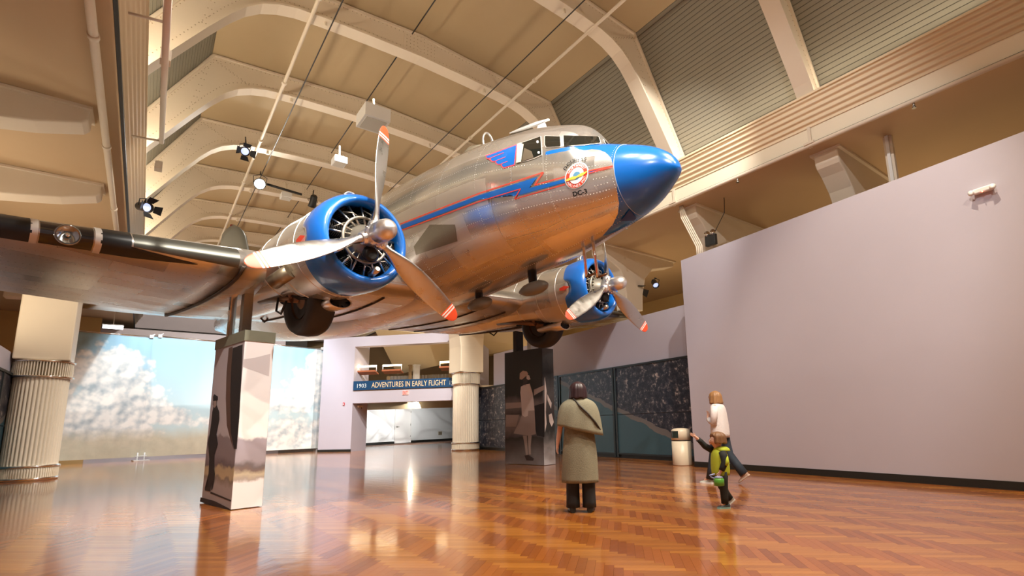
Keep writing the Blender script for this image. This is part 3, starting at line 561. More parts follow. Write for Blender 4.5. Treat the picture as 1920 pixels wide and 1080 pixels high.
# ================================================================== COLUMNS
FLUTE = mat('column_flutes', (.80, .72, .58), .4)
def column(x, y, side, label, full=True, zc0=2.68, zc1=3.11, K=1.0):
    t = thing('fluted_column' if full else 'beam_bracket', label, 'column' if full else 'bracket', (x, y, 0 if full else 5.6), 0, 'cream columns along the hall' if full else 'cream brackets under the aisle beams')
    zo = 0 if full else -5.6
    if full:
        MB().lathe([(0, .585*K), (.03, .60*K), (.06, .60*K), (.06, .575*K), (.36, .575*K)], seg=48).build('base', FLUTE, t)
        for z in (.05, .36): MB().lathe([(z-.035, .575*K), (z-.018, .615*K), (z+.018, .615*K), (z+.035, .575*K)], seg=48).build('base_ring', CHROME, t)
        bf = MB()
        for k in range(72):
            a = 2*math.pi*k/72; c, s_ = math.cos(a), math.sin(a); bf.box((.58*K*c, .58*K*s_, .20), (.03, .018, .24), ((c, -s_, 0), (s_, c, 0), (0, 0, 1)))
        stuff(bf.build('base_fins', FLUTE, t))
        m = MB()
        n = 40; ring = []
        for k in range(n*6):
            a = 2*math.pi*k/(n*6); r = K*(.535+.03*abs(math.sin(n*a/2))); ring.append((r*math.cos(a), r*math.sin(a)))
        m.loft([[(x_, y_, .36) for x_, y_ in ring], [(x_, y_, zc0) for x_, y_ in ring]], True, 0, False); m.build('shaft', FLUTE, t)
        MB().lathe([(zc0, .54*K), (zc1, .54*K)], seg=48).build('collar_core', mat('collar_core', (.5, .43, .32), .5), t)
        cf = MB()
        for k in range(64):
            a = 2*math.pi*k/64; c, s_ = math.cos(a), math.sin(a)
            cf.box((.585*K*c, .585*K*s_, (zc0+zc1)/2), (.06, .022, zc1-zc0-.06), ((c, -s_, 0), (s_, c, 0), (0, 0, 1)))
        stuff(cf.build('collar_fins', FLUTE, t))
        for z in (zc0+.01, zc1-.01): MB().lathe([(z-.035, .58*K), (z-.014, .65*K), (z+.014, .65*K), (z+.035, .58*K)], seg=48).build('collar_ring', CHROME, t)
    # square pier, flaring into the beam bracket
    w0 = .56; m = MB()
    def sq(w_, d_, z, ox=0.0): return [(-w_+ox, -d_, z), (w_+ox, -d_, z), (w_+ox, d_, z), (-w_+ox, d_, z)]
    w0 = .56*K; rings = [sq(w0, w0, zc1+.02), sq(w0, w0, 4.9), sq(w0+.05, w0-.05, 5.4), sq(w0+.2, .4, 5.9)]
    if full: m.loft(rings, True, 0, False); m.build('pier', CREAM, t, .03)
    # bracket: profile in x-z, extruded along y
    tip = -side*(abs((11.45-x) if side == 1 else (-1.27-x)))
    s = -side
    if full or side == 1: prof = [(tip, 6.99), (tip, 6.74), (tip-s*.06, 6.64), (tip-s*.25, 6.5), (s*.62, 6.2), (s*.46, 5.9), (s*.40, 5.5), (s*.38, 4.9), (-s*.38, 4.9), (-s*.42, 5.5), (-s*.6, 6.1), (-s*1.0, 6.5), (-s*2.2, 6.8), (-s*2.2, 6.99)]
    else: prof = [(tip, 6.99), (tip, 6.76), (tip-s*.08, 6.68), (s*.62, 6.6), (s*.3, 6.5), (-s*.3, 6.4), (-s*1.0, 6.3), (-s*2.2, 6.2), (-s*2.2, 6.99)]
    b = MB(); b.hexa([(px_, -.26, pz+zo) for px_, pz in prof], [(px_, .26, pz+zo) for px_, pz in prof]); b.build('bracket', RIB, t, .03)
    b2 = MB(); pr = [(tip+s*.04, 7.0), (tip+s*.04, 6.95), (-s*2.25, 6.95), (-s*2.25, 7.0)]; b2.hexa([(px_, -.33, pz+zo) for px_, pz in pr], [(px_, .33, pz+zo) for px_, pz in pr]); b2.build('bracket_cap', RIB, t)
    return t
column(-2.25, RY[8], -1, 'cream fluted column at the left edge in front of the sky mural')
column(-2.25, RY[7], -1, 'cream beam bracket just above the left wing', False)
column(-2.25, RY[6], -1, 'cream beam bracket at the upper left edge of the picture', False)
column(-2.25, RY[10], -1, 'cream beam bracket far down the left aisle above the sky mural', False)
column(12.28, 22.75, 1, 'cream fluted column between the navy sign and the aerial photographs', True, 3.11, 3.67, 1.1)
column(12.6, RY[4], 1, 'cream beam bracket above the right lavender wall toward the picture edge', False)
column(12.6, RY[5], 1, 'cream beam bracket above the corner of the right lavender wall, by the conduits', False)
column(12.9, RY[6], 1, 'cream beam bracket behind the far propeller', False)
column(13.0, RY[7], 1, 'cream beam bracket of the right aisle behind the far engine', False)
# right aisle details
t = thing('wall_post', 'slim white vertical post above the right lavender wall', 'post', (12.0, 3.62, 0)); MB().box((0, 0, 6.1), (.1, .16, 1.8)).build('post', RIB, t); MB().box((-.07, 0, 6.1), (.05, .06, 1.8)).build('rib', WHITE, t)
c0 = atX((1277, 402), 11.22); c1 = atX((1306, 462), 11.22)
for k in range(4):
    t = thing('conduit', ('first', 'second', 'third', 'last')[k]+' from the left of four cream conduits at the partition corner', 'conduit', group='conduits above the right partition'); dx = k*.055
    MB().tube([(11.22, c0[1]-dx*.6+.03, 6.99), (11.22, c0[1]-dx, min(6.9, c0[2]-.1)), (11.22, c1[1]-dx+.06, c1[2]+.12), (11.22, c1[1]-dx, c1[2]-.02), (11.22, c1[1]-dx, 5.39)], .02, 8).build('tube', RIB, t)
c = atX((1333, 447), 11.75); t = thing('emergency_light', 'black emergency light box with two lamp heads above the partition corner', 'emergency light', c)
MB().box((0, 0, -.05), (.12, .32, .30)).build('box', BLACKM, t, .01)
for s in (-.1, .09): MB().lathe([(-.05, .03), (0, .07), (.03, .075), (.035, .0)], (-.04, s, .14), (-.8, -.5, 0), 16).build('lamp_head', CHROME, t)
p0 = atX((1358, 375), 11.75); MB().tube([(0, -.1, .1), (0, -.22, .25), (0, p0[1]-c[1]+.03, p0[2]-c[2]-.35), (0, p0[1]-c[1], p0[2]-c[2]), (.0, p0[1]-c[1], 7.0-c[2])], .01, 6).build('cord', BLACKM, t)
q = onpl((1845, 357), WA, WB); t = thing('emergency_light', 'white twin-head emergency light on the lavender right wall', 'emergency light', q, math.atan2(wd[1], wd[0]))
MB().box((0, -.04, 0), (.26, .08, .09)).build('housing', WHITE, t, .02)
for s in (-.13, .13): MB().lathe([(0, .03), (.05, .045), (.06, .045), (.062, 0)], (s, -.05, 0), (s*2, -1, -.3), 16).build('lamp_head', WHITE, t)
MB().lathe([(0, .008), (.01, .008)], (0, -.08, -.04), (0, -1, 0), 8).build('indicator', mat('indicator_red', (1, .1, .05), .5, emit=(1, .1, .05), estr=8), t)
# ================================================================== SKY MURALS
M0, M1 = np.array([-2.75, 28.48]), np.array([7.6, 30.3]); md_ = (M1-M0)/np.linalg.norm(M1-M0); mang = math.atan2(md_[1], md_[0])
def mural_mat():
    m = bpy.data.materials.new('sky_print'); m.use_nodes = True; nt = m.node_tree; b = nt.nodes['Principled BSDF']; b.inputs['Roughness'].default_value = .45; L = nt.links.new
    tc = nt.nodes.new('ShaderNodeTexCoord'); sx = nt.nodes.new('ShaderNodeSeparateXYZ'); L(tc.outputs['Object'], sx.inputs[0]); X, Z = sx.outputs[0], sx.outputs[2]
    def mt(op, *a, clamp=False):
        k = nt.nodes.new('ShaderNodeMath'); k.operation = op; k.use_clamp = clamp
        for i, z in enumerate(a):
            if isinstance(z, (int, float)): k.inputs[i].default_value = z
            else: L(z, k.inputs[i])
        return k.outputs[0]
    def noise(sc, det, rough=.55, off=0):
        n = nt.nodes.new('ShaderNodeTexNoise'); n.inputs['Scale'].default_value = sc; n.inputs['Detail'].default_value = det; n.inputs['Roughness'].default_value = rough
        mp = nt.nodes.new('ShaderNodeMapping'); mp.inputs['Location'].default_value = (off, 0, off); L(tc.outputs['Object'], mp.inputs[0]); L(mp.outputs[0], n.inputs['Vector']); return n.outputs['Fac']
    def mix(f, a, c):
        k = nt.nodes.new('ShaderNodeMix'); k.data_type = 'RGBA'
        if isinstance(f, (int, float)): k.inputs[0].default_value = f
        else: L(f, k.inputs[0])
        for i, z in ((6, a), (7, c)):
            if isinstance(z, tuple): k.inputs[i].default_value = (*z, 1)
            else: L(z, k.inputs[i])
        return k.outputs[2]
    sky = mix(mt('MULTIPLY', Z, .2, clamp=True), (.68, .78, .74), (.32, .55, .70))
    blob = None
    for cx, cz, rx, rz in ((1.4, 3.4, 1.5, 1.3), (2.4, 2.3, 1.7, .9), (.9, 1.9, 1.6, 1.2), (3.4, 1.9, 1.3, .5), (2.0, 1.2, 1.8, .6), (1.9, 4.2, .9, .6), (9.9, 3.4, 1.2, 1.1), (9.6, 2.6, .9, .8), (10.2, 4.6, .7, .9), (9.3, 1.0, 1.8, .9), (8.0, .7, 1.3, .6), (8.2, 2.5, 1.2, .6), (6.2, 1.6, 1.5, .35)):
        d = mt('SQRT', mt('ADD', mt('POWER', mt('DIVIDE', mt('SUBTRACT', X, cx), rx), 2), mt('POWER', mt('DIVIDE', mt('SUBTRACT', Z, cz), rz), 2)))
        v = mt('SUBTRACT', 1.0, d); blob = v if blob is None else mt('MAXIMUM', blob, v)
    n1 = noise(1.6, 9, .6)
    def puff(sc, off):
        vz = nt.nodes.new('ShaderNodeTexVoronoi'); vz.feature = 'SMOOTH_F1'; vz.inputs['Scale'].default_value = sc; vz.inputs['Detail'].default_value = 2.5; vz.normalize = True; vz.inputs['Roughness'].default_value = .6; vz.inputs['Smoothness'].default_value = .35
        mp = nt.nodes.new('ShaderNodeMapping'); mp.inputs['Location'].default_value = off; L(tc.outputs['Object'], mp.inputs[0]); L(mp.outputs[0], vz.inputs['Vector']); return mt('SUBTRACT', 1.0, vz.outputs['Distance'])
    p1 = puff(1.5, (0, 0, 0)); p2 = puff(1.5, (.12, 0, -.16))
    cm_ = mt('MULTIPLY', mt('ADD', mt('ADD', mt('ADD', blob, mt('MULTIPLY', n1, .8)), mt('MULTIPLY', mt('SUBTRACT', p1, .65), 2.2)), -.42), 3.0, clamp=True)
    shade = mt('ADD', mt('MULTIPLY', mt('SUBTRACT', p1, p2), 3.5), mt('ADD', mt('MULTIPLY', mt('SUBTRACT', p1, .65), 1.5), .62), clamp=True)
    cloud = mix(shade, (.40, .48, .52), (.93, .92, .87))
    col = mix(cm_, sky, cloud)
    # grey storm corner at the upper left, tan ground along the bottom
    dk = mt('MULTIPLY', mt('ADD', mt('ADD', mt('MULTIPLY', X, -.55), mt('MULTIPLY', Z, .42)), mt('MULTIPLY', noise(1.3, 6, .6, 7), 1.4)), 1.0)
    col = mix(mt('MULTIPLY', mt('SUBTRACT', dk, 2.2), 1.6, clamp=True), col, (.20, .25, .27))
    gr = mt('MULTIPLY', mt('SUBTRACT', mt('ADD', 1.05, mt('MULTIPLY', noise(1.1, 6, .6, 5), .7)), Z), 2.0, clamp=True)
    rightfade = mt('MULTIPLY', mt('SUBTRACT', 7.4, X), 1.0, clamp=True)
    ground = mix(noise(2.5, 8, .6, 11), (.42, .38, .26), (.76, .68, .50))
    col = mix(mt('MULTIPLY', mt('MULTIPLY', gr, rightfade), .85), col, ground)
    L(col, b.inputs['Base Color']); return m
SKY = mural_mat()
segs = [(0, 2.83, 'left part of the cloudy sky mural beside the fluted column', 5.30), (2.834, 6.7, 'bright middle part of the blue sky mural behind the pilot pillar', 5.36), (6.704, 10.42, 'right part of the sky mural with a tall cumulus cloud', 5.45)]
for a, b, lab, h in segs:
    t = thing('sky_mural', lab, 'mural', (M0[0], M0[1], 0), mang, 'printed sky murals')
    m = MB(); n = 24
    ring0 = [(a+(b-a)*i/n, .012*math.sin(i*1.7), .16) for i in range(n+1)]; ring1 = [(p[0], p[1]*.4, h) for p in ring0]
    V = ring0+ring1+[(p[0], p[1]+.012, p[2]) for p in ring0]+[(p[0], p[1]+.012, p[2]) for p in ring1]; k = n+1
    m.add(V, [(i, i+1, k+i+1, k+i) for i in range(n)]+[(2*k+i, 3*k+i, 3*k+i+1, 2*k+i+1) for i in range(n)], 0, True); m.build('canvas', SKY, t)
    MB().tube([(a-.05, 0, h+.04), (b+.03, 0, h+.04)], .03, 10).build('top_rail', CHROME, t)
    for xx in (a+.25, b-.05): MB().box((xx, 0, h+.06), (.14, .08, .14)).tube([(xx, 0, h+.1), (xx+.12, 0, h+.18)], .02, 8).build('clip', WHITE, t)
    for xx in (a+.1 if a == 0 else a+.05,):
        MB().box((xx, -.05, .02), (.55, .5, .03)).tube([(xx-.12, -.02, 0.03), (xx-.12, -.02, .34)], .025, 8).tube([(xx+.12, -.02, 0.03), (xx+.12, -.02, .34)], .025, 8).box((xx, -.02, .2), (.4, .03, .03)).build('foot', WHITE, t)
    if b > 10: MB().box((b+.07, .02, 2.8), (.09, .1, 5.6)).build('side_post', mat('post_grey', (.28, .26, .22), .5), t)
# ================================================================== AIRLINER
def euler(y, p, r):
    cy, sy, cp, sp, cr, sr = math.cos(y), math.sin(y), math.cos(p), math.sin(p), math.cos(r), math.sin(r)
    return np.array([[cy, -sy, 0], [sy, cy, 0], [0, 0, 1]])@np.array([[cp, 0, sp], [0, 1, 0], [-sp, 0, cp]])@np.array([[1, 0, 0], [0, cr, -sr], [0, sr, cr]])
AM = euler(math.radians(-79.14), math.radians(-1.122), math.radians(3.444))
AORG = np.array([5.07, 7.52, 3.94])
HEAD = AM[:, 0]
plane = thing('airliner', 'silver twin-engine propeller airliner with blue nose and cowlings raised on pillars', 'airplane')
plane.matrix_world = Matrix(((*AM[0], AORG[0]), (*AM[1], AORG[1]), (*AM[2], AORG[2]), (0, 0, 0, 1)))
def acray(p): return (CO-AORG)@AM, ray(p)@AM
# ---- materials of the airliner
def alum(name, tint=(.72, .70, .66), rough=.24, rv=.08, bump=.05, blue=False):
    m = bpy.data.materials.new(name); m.use_nodes = True; nt = m.node_tree; b = nt.nodes['Principled BSDF']; L = nt.links.new
    b.inputs['Metallic'].default_value = .82
    tc = nt.nodes.new('ShaderNodeTexCoord')
    br = nt.nodes.new('ShaderNodeTexBrick'); br.inputs['Scale'].default_value = 1.0; br.inputs['Mortar Size'].default_value = .0015; br.inputs['Brick Width'].default_value = 1.15; br.inputs['Row Height'].default_value = .48; br.inputs['Bias'].default_value = 0
    br.inputs['Color1'].default_value = (0, 0, 0, 1); br.inputs['Color2'].default_value = (1, 1, 1, 1); br.inputs['Mortar'].default_value = (.2, .2, .2, 1)
    at = nt.nodes.new('ShaderNodeAttribute'); at.attribute_name = 'skin_uv'; L(at.outputs['Vector'], br.inputs['Vector'])
    n = nt.nodes.new('ShaderNodeTexNoise'); n.inputs['Scale'].default_value = 2.5; n.inputs['Detail'].default_value = 2; L(tc.outputs['Object'], n.inputs['Vector'])
    r1 = nt.nodes.new('ShaderNodeMapRange'); r1.inputs[3].default_value = rough-rv; r1.inputs[4].default_value = rough+rv; L(br.outputs['Color'], r1.inputs[0])
    r2 = nt.nodes.new('ShaderNodeMath'); r2.operation = 'MULTIPLY_ADD'; L(n.outputs['Fac'], r2.inputs[0]); r2.inputs[1].default_value = .08; 
    ad = nt.nodes.new('ShaderNodeMath'); ad.operation = 'SUBTRACT'; L(r1.outputs[0], ad.inputs[0]); ad.inputs[1].default_value = .04; L(ad.outputs[0], r2.inputs[2])
    L(r2.outputs[0], b.inputs['Roughness'])
    mx = nt.nodes.new('ShaderNodeMix'); mx.data_type = 'RGBA'; mx.inputs[6].default_value = (*[c*.86 for c in tint], 1); mx.inputs[7].default_value = (*[c*1.1 for c in tint], 1); L(br.outputs['Color'], mx.inputs[0])
    n2 = nt.nodes.new('ShaderNodeTexNoise'); n2.inputs['Scale'].default_value = 1.8; n2.inputs['Detail'].default_value = 1; L(tc.outputs['Object'], n2.inputs['Vector'])
    bp = nt.nodes.new('ShaderNodeBump'); bp.inputs['Strength'].default_value = bump; bp.inputs['Distance'].default_value = .05; L(n2.outputs['Fac'], bp.inputs['Height']); L(bp.outputs[0], b.inputs['Normal'])
    col = mx.outputs[2]
    if blue:
        a1 = nt.nodes.new('ShaderNodeAttribute'); a1.attribute_name = 'fx'; a2 = nt.nodes.new('ShaderNodeAttribute'); a2.attribute_name = 'fth'
        def mt(op, *a):
            k = nt.nodes.new('ShaderNodeMath'); k.operation = op
            for i, z in enumerate(a):
                if isinstance(z, (int, float)): k.inputs[i].default_value = z
                else: L(z, k.inputs[i])
            return k.outputs[0]
        Xn = mt('DIVIDE', mt('SUBTRACT', a1.outputs['Fac'], 1.5), 1.2); TH = a2.outputs['Fac']
        def curve(pts):
            c = nt.nodes.new('ShaderNodeFloatCurve'); cv = c.mapping.curves[0]
            pts = [((x-1.5)/1.2, th/180) for x, th in pts]
            cv.points[0].location = pts[0]; cv.points[1].location = pts[-1]
            for q in pts[1:-1]: cv.points.new(*q)
            for q in cv.points: q.handle_type = 'VECTOR'
            c.mapping.update(); L(Xn, c.inputs['Value']); return c.outputs[0]
        ttop = curve(BLUE_TOP); tcan = curve(BLUE_CAN); tbot = curve(BLUE_BOT)
        top = mt('MULTIPLY', mt('LESS_THAN', TH, ttop), mt('GREATER_THAN', TH, tcan)); bot = mt('GREATER_THAN', TH, tbot)
        nose = mt('GREATER_THAN', a1.outputs['Fac'], 2.58)
        msk = mt('MAXIMUM', nose, mt('MULTIPLY', mt('MAXIMUM', top, bot), mt('GREATER_THAN', a1.outputs['Fac'], 1.6)))
        mb = nt.nodes.new('ShaderNodeMix'); mb.data_type = 'RGBA'; L(msk, mb.inputs[0]); L(col, mb.inputs[6]); mb.inputs[7].default_value = (*BLUEC, 1); col = mb.outputs[2]
        L(mt('MULTIPLY', mt('SUBTRACT', 1.0, msk), .82), b.inputs['Metallic']); L(mt('MULTIPLY', msk, .4), b.inputs['Coat Weight']); b.inputs['Coat Roughness'].default_value = .08
        rr = nt.nodes.new('ShaderNodeMix'); L(msk, rr.inputs[0]); L(r2.outputs[0], rr.inputs[2]); rr.inputs[3].default_value = .25; L(rr.outputs[0], b.inputs['Roughness'])
        bs = nt.nodes.new('ShaderNodeMath'); bs.operation = 'MULTIPLY'; L(mt('SUBTRACT', 1.0, msk), bs.inputs[0]); bs.inputs[1].default_value = bump; L(bs.outputs[0], bp.inputs['Strength'])
    L(col, b.inputs['Base Color']); return m
BLUEC = (.004, .13, .52)
BLUE_TOP = [(1.5, 73), (1.66, 71.7), (1.777, 70.1), (1.89, 68.3), (1.99, 65), (2.05, 58.5), (2.1, 52), (2.2, 47.5), (2.336, 51.1), (2.43, 56.4), (2.53, 68.3), (2.57, 80), (2.58, 92), (2.7, 180)]
BLUE_CAN = [(1.5, 71), (1.651, 68), (1.769, 66.5), (1.868, 64.7), (1.988, 60.9), (2.05, 50), (2.09, 25), (2.11, 0), (2.7, 0)]
BLUE_BOT = [(1.5, 181), (1.9, 181), (1.95, 178), (2.21, 168), (2.39, 155), (2.5, 140), (2.57, 115), (2.7, 100)]
AL = alum('aluminium_skin', blue=True)
ALW = alum('aluminium_wing', rough=.30, rv=.07, bump=.08, tint=(.66, .64, .61))
ALN = alum('aluminium_nacelle', rough=.26)
BLUE = mat('blue_enamel', BLUEC, .3, coat=.8, crough=.08)
RED = mat('red_enamel', (.75, .06, .03), .35); ORANGE = mat('orange_tip', (.85, .10, .035), .4); WHT = mat('white_enamel', (.85, .85, .83), .4)
BLADE = mat('blade_metal', (.62, .61, .59), .32, 1.0, rvar=.08, vscale=5); POL = mat('polished_metal', (.80, .78, .76), .34, .9, rvar=.06, vscale=6)
RUB = mat('tire_rubber', (.018, .016, .015), .6, bump=.1, bscale=30); BOOT = mat('deicer_rubber', (.013, .014, .015), .38, var=.3, vscale=6)
DKM = mat('dark_engine', (.02, .018, .016), .5, .6); ENG = mat('engine_grey', (.30, .27, .22), .45, .7); BRZ = mat('bronze_gear', (.20, .11, .06), .4, .8); TUBEM = mat('pushrod_metal', (.62, .58, .50), .3, 1.0)
GLS = mat('cockpit_glass', (.010, .012, .010), .06, 0, coat=1.0, crough=.03)
# ---- fuselage
fzt = pchip([-16.3, -14, -11, -8, -6, -3.8, -1.5, -.2, .3, .65, .95, 1.22, 1.49, 1.73, 1.9, 1.98, 2.04, 2.10, 2.3, 2.58, 2.8, 3.0, 3.15, 3.25, 3.31, 3.33], [1.75, 2.02, 2.25, 2.36, 2.39, 2.42, 2.38, 2.32, 2.27, 2.22, 2.17, 2.11, 2.03, 1.945, 1.86, 1.78, 1.65, 1.47, 1.39, 1.27, 1.178, 1.075, .965, .86, .75, .66])
fzb = pchip([-16.3, -14, -11, -8, -6, -3.8, -1.5, 0, 1.0, 1.7, 2.3, 2.8, 3.1, 3.27, 3.31, 3.33], [1.35, .75, .2, -.2, -.36, -.36, -.31, -.19, -.106, 0, .114, .256, .437, .573, .62, .66])
fw_ = pchip([-16.3, -14, -11, -8, -6, -3.8, -1.5, 0, 1.0, 1.7, 2.3, 2.8, 3.1, 3.27, 3.31, 3.33], [.06, .5, 1.0, 1.27, 1.36, 1.385, 1.345, 1.25, 1.10, .875, .636, .461, .300, .150, .085, .004])
fzm = pchip([-16.3, -11, -6, -3.8, 0, 1.0, 1.7, 2.3, 2.8, 3.1, 3.33], [1.55, 1.15, 1.02, 1.04, 1.07, .97, .87, .75, .717, .72, .66])
def fus(X, th):
    c = math.cos(th); zt, zb, zm, w_ = float(fzt(X)), float(fzb(X)), float(fzm(X)), float(fw_(X))
    return np.array([X, -w_*math.sin(th), zm+(zt-zm)*c if c >= 0 else zm+(zm-zb)*c])
Xs = np.concatenate([np.linspace(-16.3, -5, 30), np.linspace(-4.8, .2, 30), np.linspace(.26, 2.4, 72), np.linspace(2.44, 3.2, 26), np.linspace(3.22, 3.33, 14)])
NS = 128; fb = MB(); V = []; fxs = []; fts = []; uvs = []
for X in Xs:
    for k in range(NS):
        th = 2*math.pi*k/NS; V.append(fus(X, th)); fxs.append(X); tt = th if th <= math.pi else 2*math.pi-th; fts.append(tt/math.pi); uvs.append((X, tt*1.3, 0))
Fs = [(i*NS+k, i*NS+(k+1) % NS, (i+1)*NS+(k+1) % NS, (i+1)*NS+k) for i in range(len(Xs)-1) for k in range(NS)]
fb.add(V, Fs, 0, True)
fuselage = fb.build('fuselage', AL, plane)
def point_attr(me, name, typ, data):
    a = me.attributes.new(name, typ, 'POINT')
    a.data.foreach_set('vector' if typ == 'FLOAT_VECTOR' else 'value', np.array(data, float).ravel())
point_attr(fuselage.data, 'fx', 'FLOAT', fxs); point_attr(fuselage.data, 'fth', 'FLOAT', fts); point_attr(fuselage.data, 'skin_uv', 'FLOAT_VECTOR', uvs)
FBVH = BVHTree.FromPolygons([tuple(v) for v in V], Fs)
def fhit(p, off=.004):
    o, d = acray(p); loc, nrm, idx, dist = FBVH.ray_cast(Vector(o), Vector(d).normalized())
    if loc is None: loc, nrm, idx, dist = FBVH.find_nearest(Vector(o+d*np.linalg.norm(o)*.95))
    n = np.array(nrm); 
    if n@d > 0: n = -n
    return np.array(loc)+n*off
def decal(name, polys, m_, parent=None, off=.004, maxlen=5.0, mirror=False):
    mb = MB()
    for P_ in polys:
        V_, F_ = poly2d(P_, maxlen); pts = [fhit((v[0], v[1]), off) for v in V_]; mb.add(pts, F_, 0, True)
        if mirror: MB().add([(q[0], -q[1], q[2]) for q in pts], F_, 0, True).build(name, m_, parent or plane)
    return mb.build(name, m_, parent or plane)
Q6 = lambda l: [(840+x/3.6, 200+y/3.6) for x, y in l]
Q4 = lambda l: [(860+x/6.4, 210+y/6.4) for x, y in l]
# lightning stripe: blue band and red outlines
blue1 = [(752.3, 422.3), (900, 365.9)]+Q6([(605, 475), (550, 550), (790, 490), (790, 512), (485, 598), (533, 527)])+[(900, 373.6), (753.5, 430)]
st = decal('lightning_stripe', [blue1, Q6([(948, 442), (1030, 420), (1050, 418), (948, 450)])], BLUE, off=.011)
def line(P_, w_): 
    out = []
    for a, b in zip(P_[:-1], P_[1:]):
        a, b = np.array(a), np.array(b); d = b-a; n = np.array([-d[1], d[0]])/np.linalg.norm(d)*w_/2; e = d/np.linalg.norm(d)*w_*.3
        out.append([tuple(a-e+n), tuple(b+e+n), tuple(b+e-n), tuple(a-e-n)])
    return out
decal('stripe_outline', line([(751, 420.5), (900, 362.5)]+Q6([(645, 445), (587, 530), (790, 474)]), 1.7)+line([(755, 431.5), (900, 377.8)]+Q6([(492, 556), (452, 624), (790, 526)]), 1.7)+[Q6([(948, 433), (1115, 400), (1115, 406), (948, 442)]), Q6([(948, 450), (1115, 402), (1115, 408), (948, 456)])], RED, st, .015)
# winged emblem by the cockpit window
em = decal('wing_emblem', [Q4([(322, 525), (706, 388), (675, 642), (540, 680), (508, 650), (512, 634), (468, 638), (440, 612), (446, 598), (400, 602), (380, 582), (384, 562), (340, 566)])], mat('emblem_red', (.80, .08, .12), .4), off=.006)
decal('emblem_field', [Q4([(332, 535), (694, 402), (668, 630), (545, 666), (520, 643), (528, 622), (474, 628), (452, 608), (458, 586), (407, 592), (390, 574), (396, 552), (346, 556)])], BLUE, em, .009)
decal('feather_line', line(Q4([(390, 556), (545, 495)]), 1.0)+line(Q4([(452, 590), (564, 546)]), 1.0)+line(Q4([(524, 624), (590, 597)]), 1.0), mat('emblem_red', (.80, .08, .12), .4), em, .012)
# roundel
RC, RAX, RBX = np.array([1081.6, 329.9]), np.array([22.4, -4.4]), np.array([2.2, -25.0])
def rmap(u, v): return tuple(RC+u*RAX+v*RBX)
def disc(r, n=40): return [rmap(r*math.cos(2*math.pi*k/n), r*math.sin(2*math.pi*k/n)) for k in range(n)]
ro = decal('roundel', [disc(1.0)], mat('roundel_rim', (.35, .55, .70), .4), off=.006, maxlen=4)
decal('roundel_rim', [disc(.965)], WHT, ro, .009, 4); decal('roundel_band', [disc(.90)], RED, ro, .012, 4); decal('roundel_field', [disc(.60)], WHT, ro, .016, 4)
decal('roundel_globe', [disc(.30, 24)], mat('globe_blue', (.10, .28, .45), .4), ro, .019, 4)
decal('roundel_wings', [[rmap(*q) for q in ((-.98, -.20), (-.35, -.02), (0, -.06), (.35, .10), (.95, .18), (.72, .0), (.4, -.14), (.1, -.16), (-.1, -.26), (-.45, -.24), (-.7, -.30))]], mat('emblem_yellow', (.85, .58, .08), .4), ro, .023, 4)
def arc_text(name, s, m_, r, a0, a1, h, parent, off, flip=False, bold=.0):
    """letters along an arc of the roundel; a0..a1 degrees, flip = letters upright along the bottom"""
    mb = MB(); adv = []
    for ch in s:
        if ch == ' ': adv.append((None, .28)); continue
        V_, F_ = text2d(ch, 1.0, bold); x0, x1 = V_[:, 0].min(), V_[:, 0].max(); adv.append(((V_-np.array([x0, 0, 0]), F_), x1-x0))
    gap = .12; tot = sum(a[1] for a in adv)+gap*(len(adv)-1); cap = .72; pos = 0
    for g, w_ in adv:
        if g is not None:
            V_, F_ = g; pts = []
            for v in V_:
                t_ = (pos+v[0])/tot; a = math.radians(a0+(a1-a0)*t_); rr = r+(v[1]/cap*h if not flip else (-v[1]/cap*h))
                pts.append(fhit(rmap(rr*math.cos(a), rr*math.sin(a)), off))
            mb.add(pts, F_, 0, True)
        pos += w_+gap
    return mb.build(name, m_, parent)
INKB = mat('lettering_black', (.008, .008, .009), .7, spec=.2)
arc_text('roundel_lettering', 'NORTHWEST', WHT, .655, 158, 30, .20, ro, .016, False, .015)
arc_text('roundel_lettering', 'AIRLINES INC.', WHT, .86, 205, 352, .20, ro, .016, True, .012)
arc_text('maker_lettering', 'DOUGLAS', INKB, 1.12, 150, 58, .27, plane, .016, False, .012)
def line_text(name, s, m_, p0, p1, h, parent, off):
    V_, F_ = text2d(s, 1.0, .025); x0, x1 = V_[:, 0].min(), V_[:, 0].max(); ux = np.array(p1)-np.array(p0); uy = np.array([ux[1], -ux[0]]); uy = uy/np.linalg.norm(uy); cap = V_[:, 1].max()
    return MB().add([fhit(tuple(np.array(p0)+ux*(v[0]-x0)/(x1-x0)+uy*v[1]/cap*h), off) for v in V_], F_).build(name, m_, parent)
line_text('model_lettering', 'DC-3', INKB, (1075.5, 368.5), (1101.5, 362), 8.8, plane, .008)
# cockpit windows (dark panes with pale frames)
FRM = mat('window_frame', (.74, .70, .62), .4, .3)
def window(outl, grow, extra=None):
    P_ = np.array(outl, float); c = P_.mean(0); big = [tuple(c+(q-c)*(1+grow/np.linalg.norm(q-c))) for q in P_]
    w_ = decal('window_frame', [big], FRM, off=.010, maxlen=6, mirror=True); decal('window_pane', [outl], GLS, w_, .016, 6, mirror=True); return w_
wq = window(Q4([(752, 382), (985, 302), (998, 515), (905, 556), (755, 605)]), 1.6)
decal('inner_frame', [Q4([(706, 395), (745, 380), (785, 398), (755, 606), (696, 618)])], mat('inner_frame', (.62, .58, .46), .5), wq, .020, 6)
decal('cabin_panel', [Q4([(792, 440), (880, 480), (905, 556), (762, 600)])], mat('cabin_brown', (.10, .075, .045), .5), wq, .018, 6)
for c in ((952, 370), (966, 496)):
    decal('knob', [Q4([(c[0]+14*math.cos(a), c[1]+16*math.sin(a)) for a in np.linspace(0, 2*math.pi, 10, endpoint=False)])], WHT, wq, .022, 3)
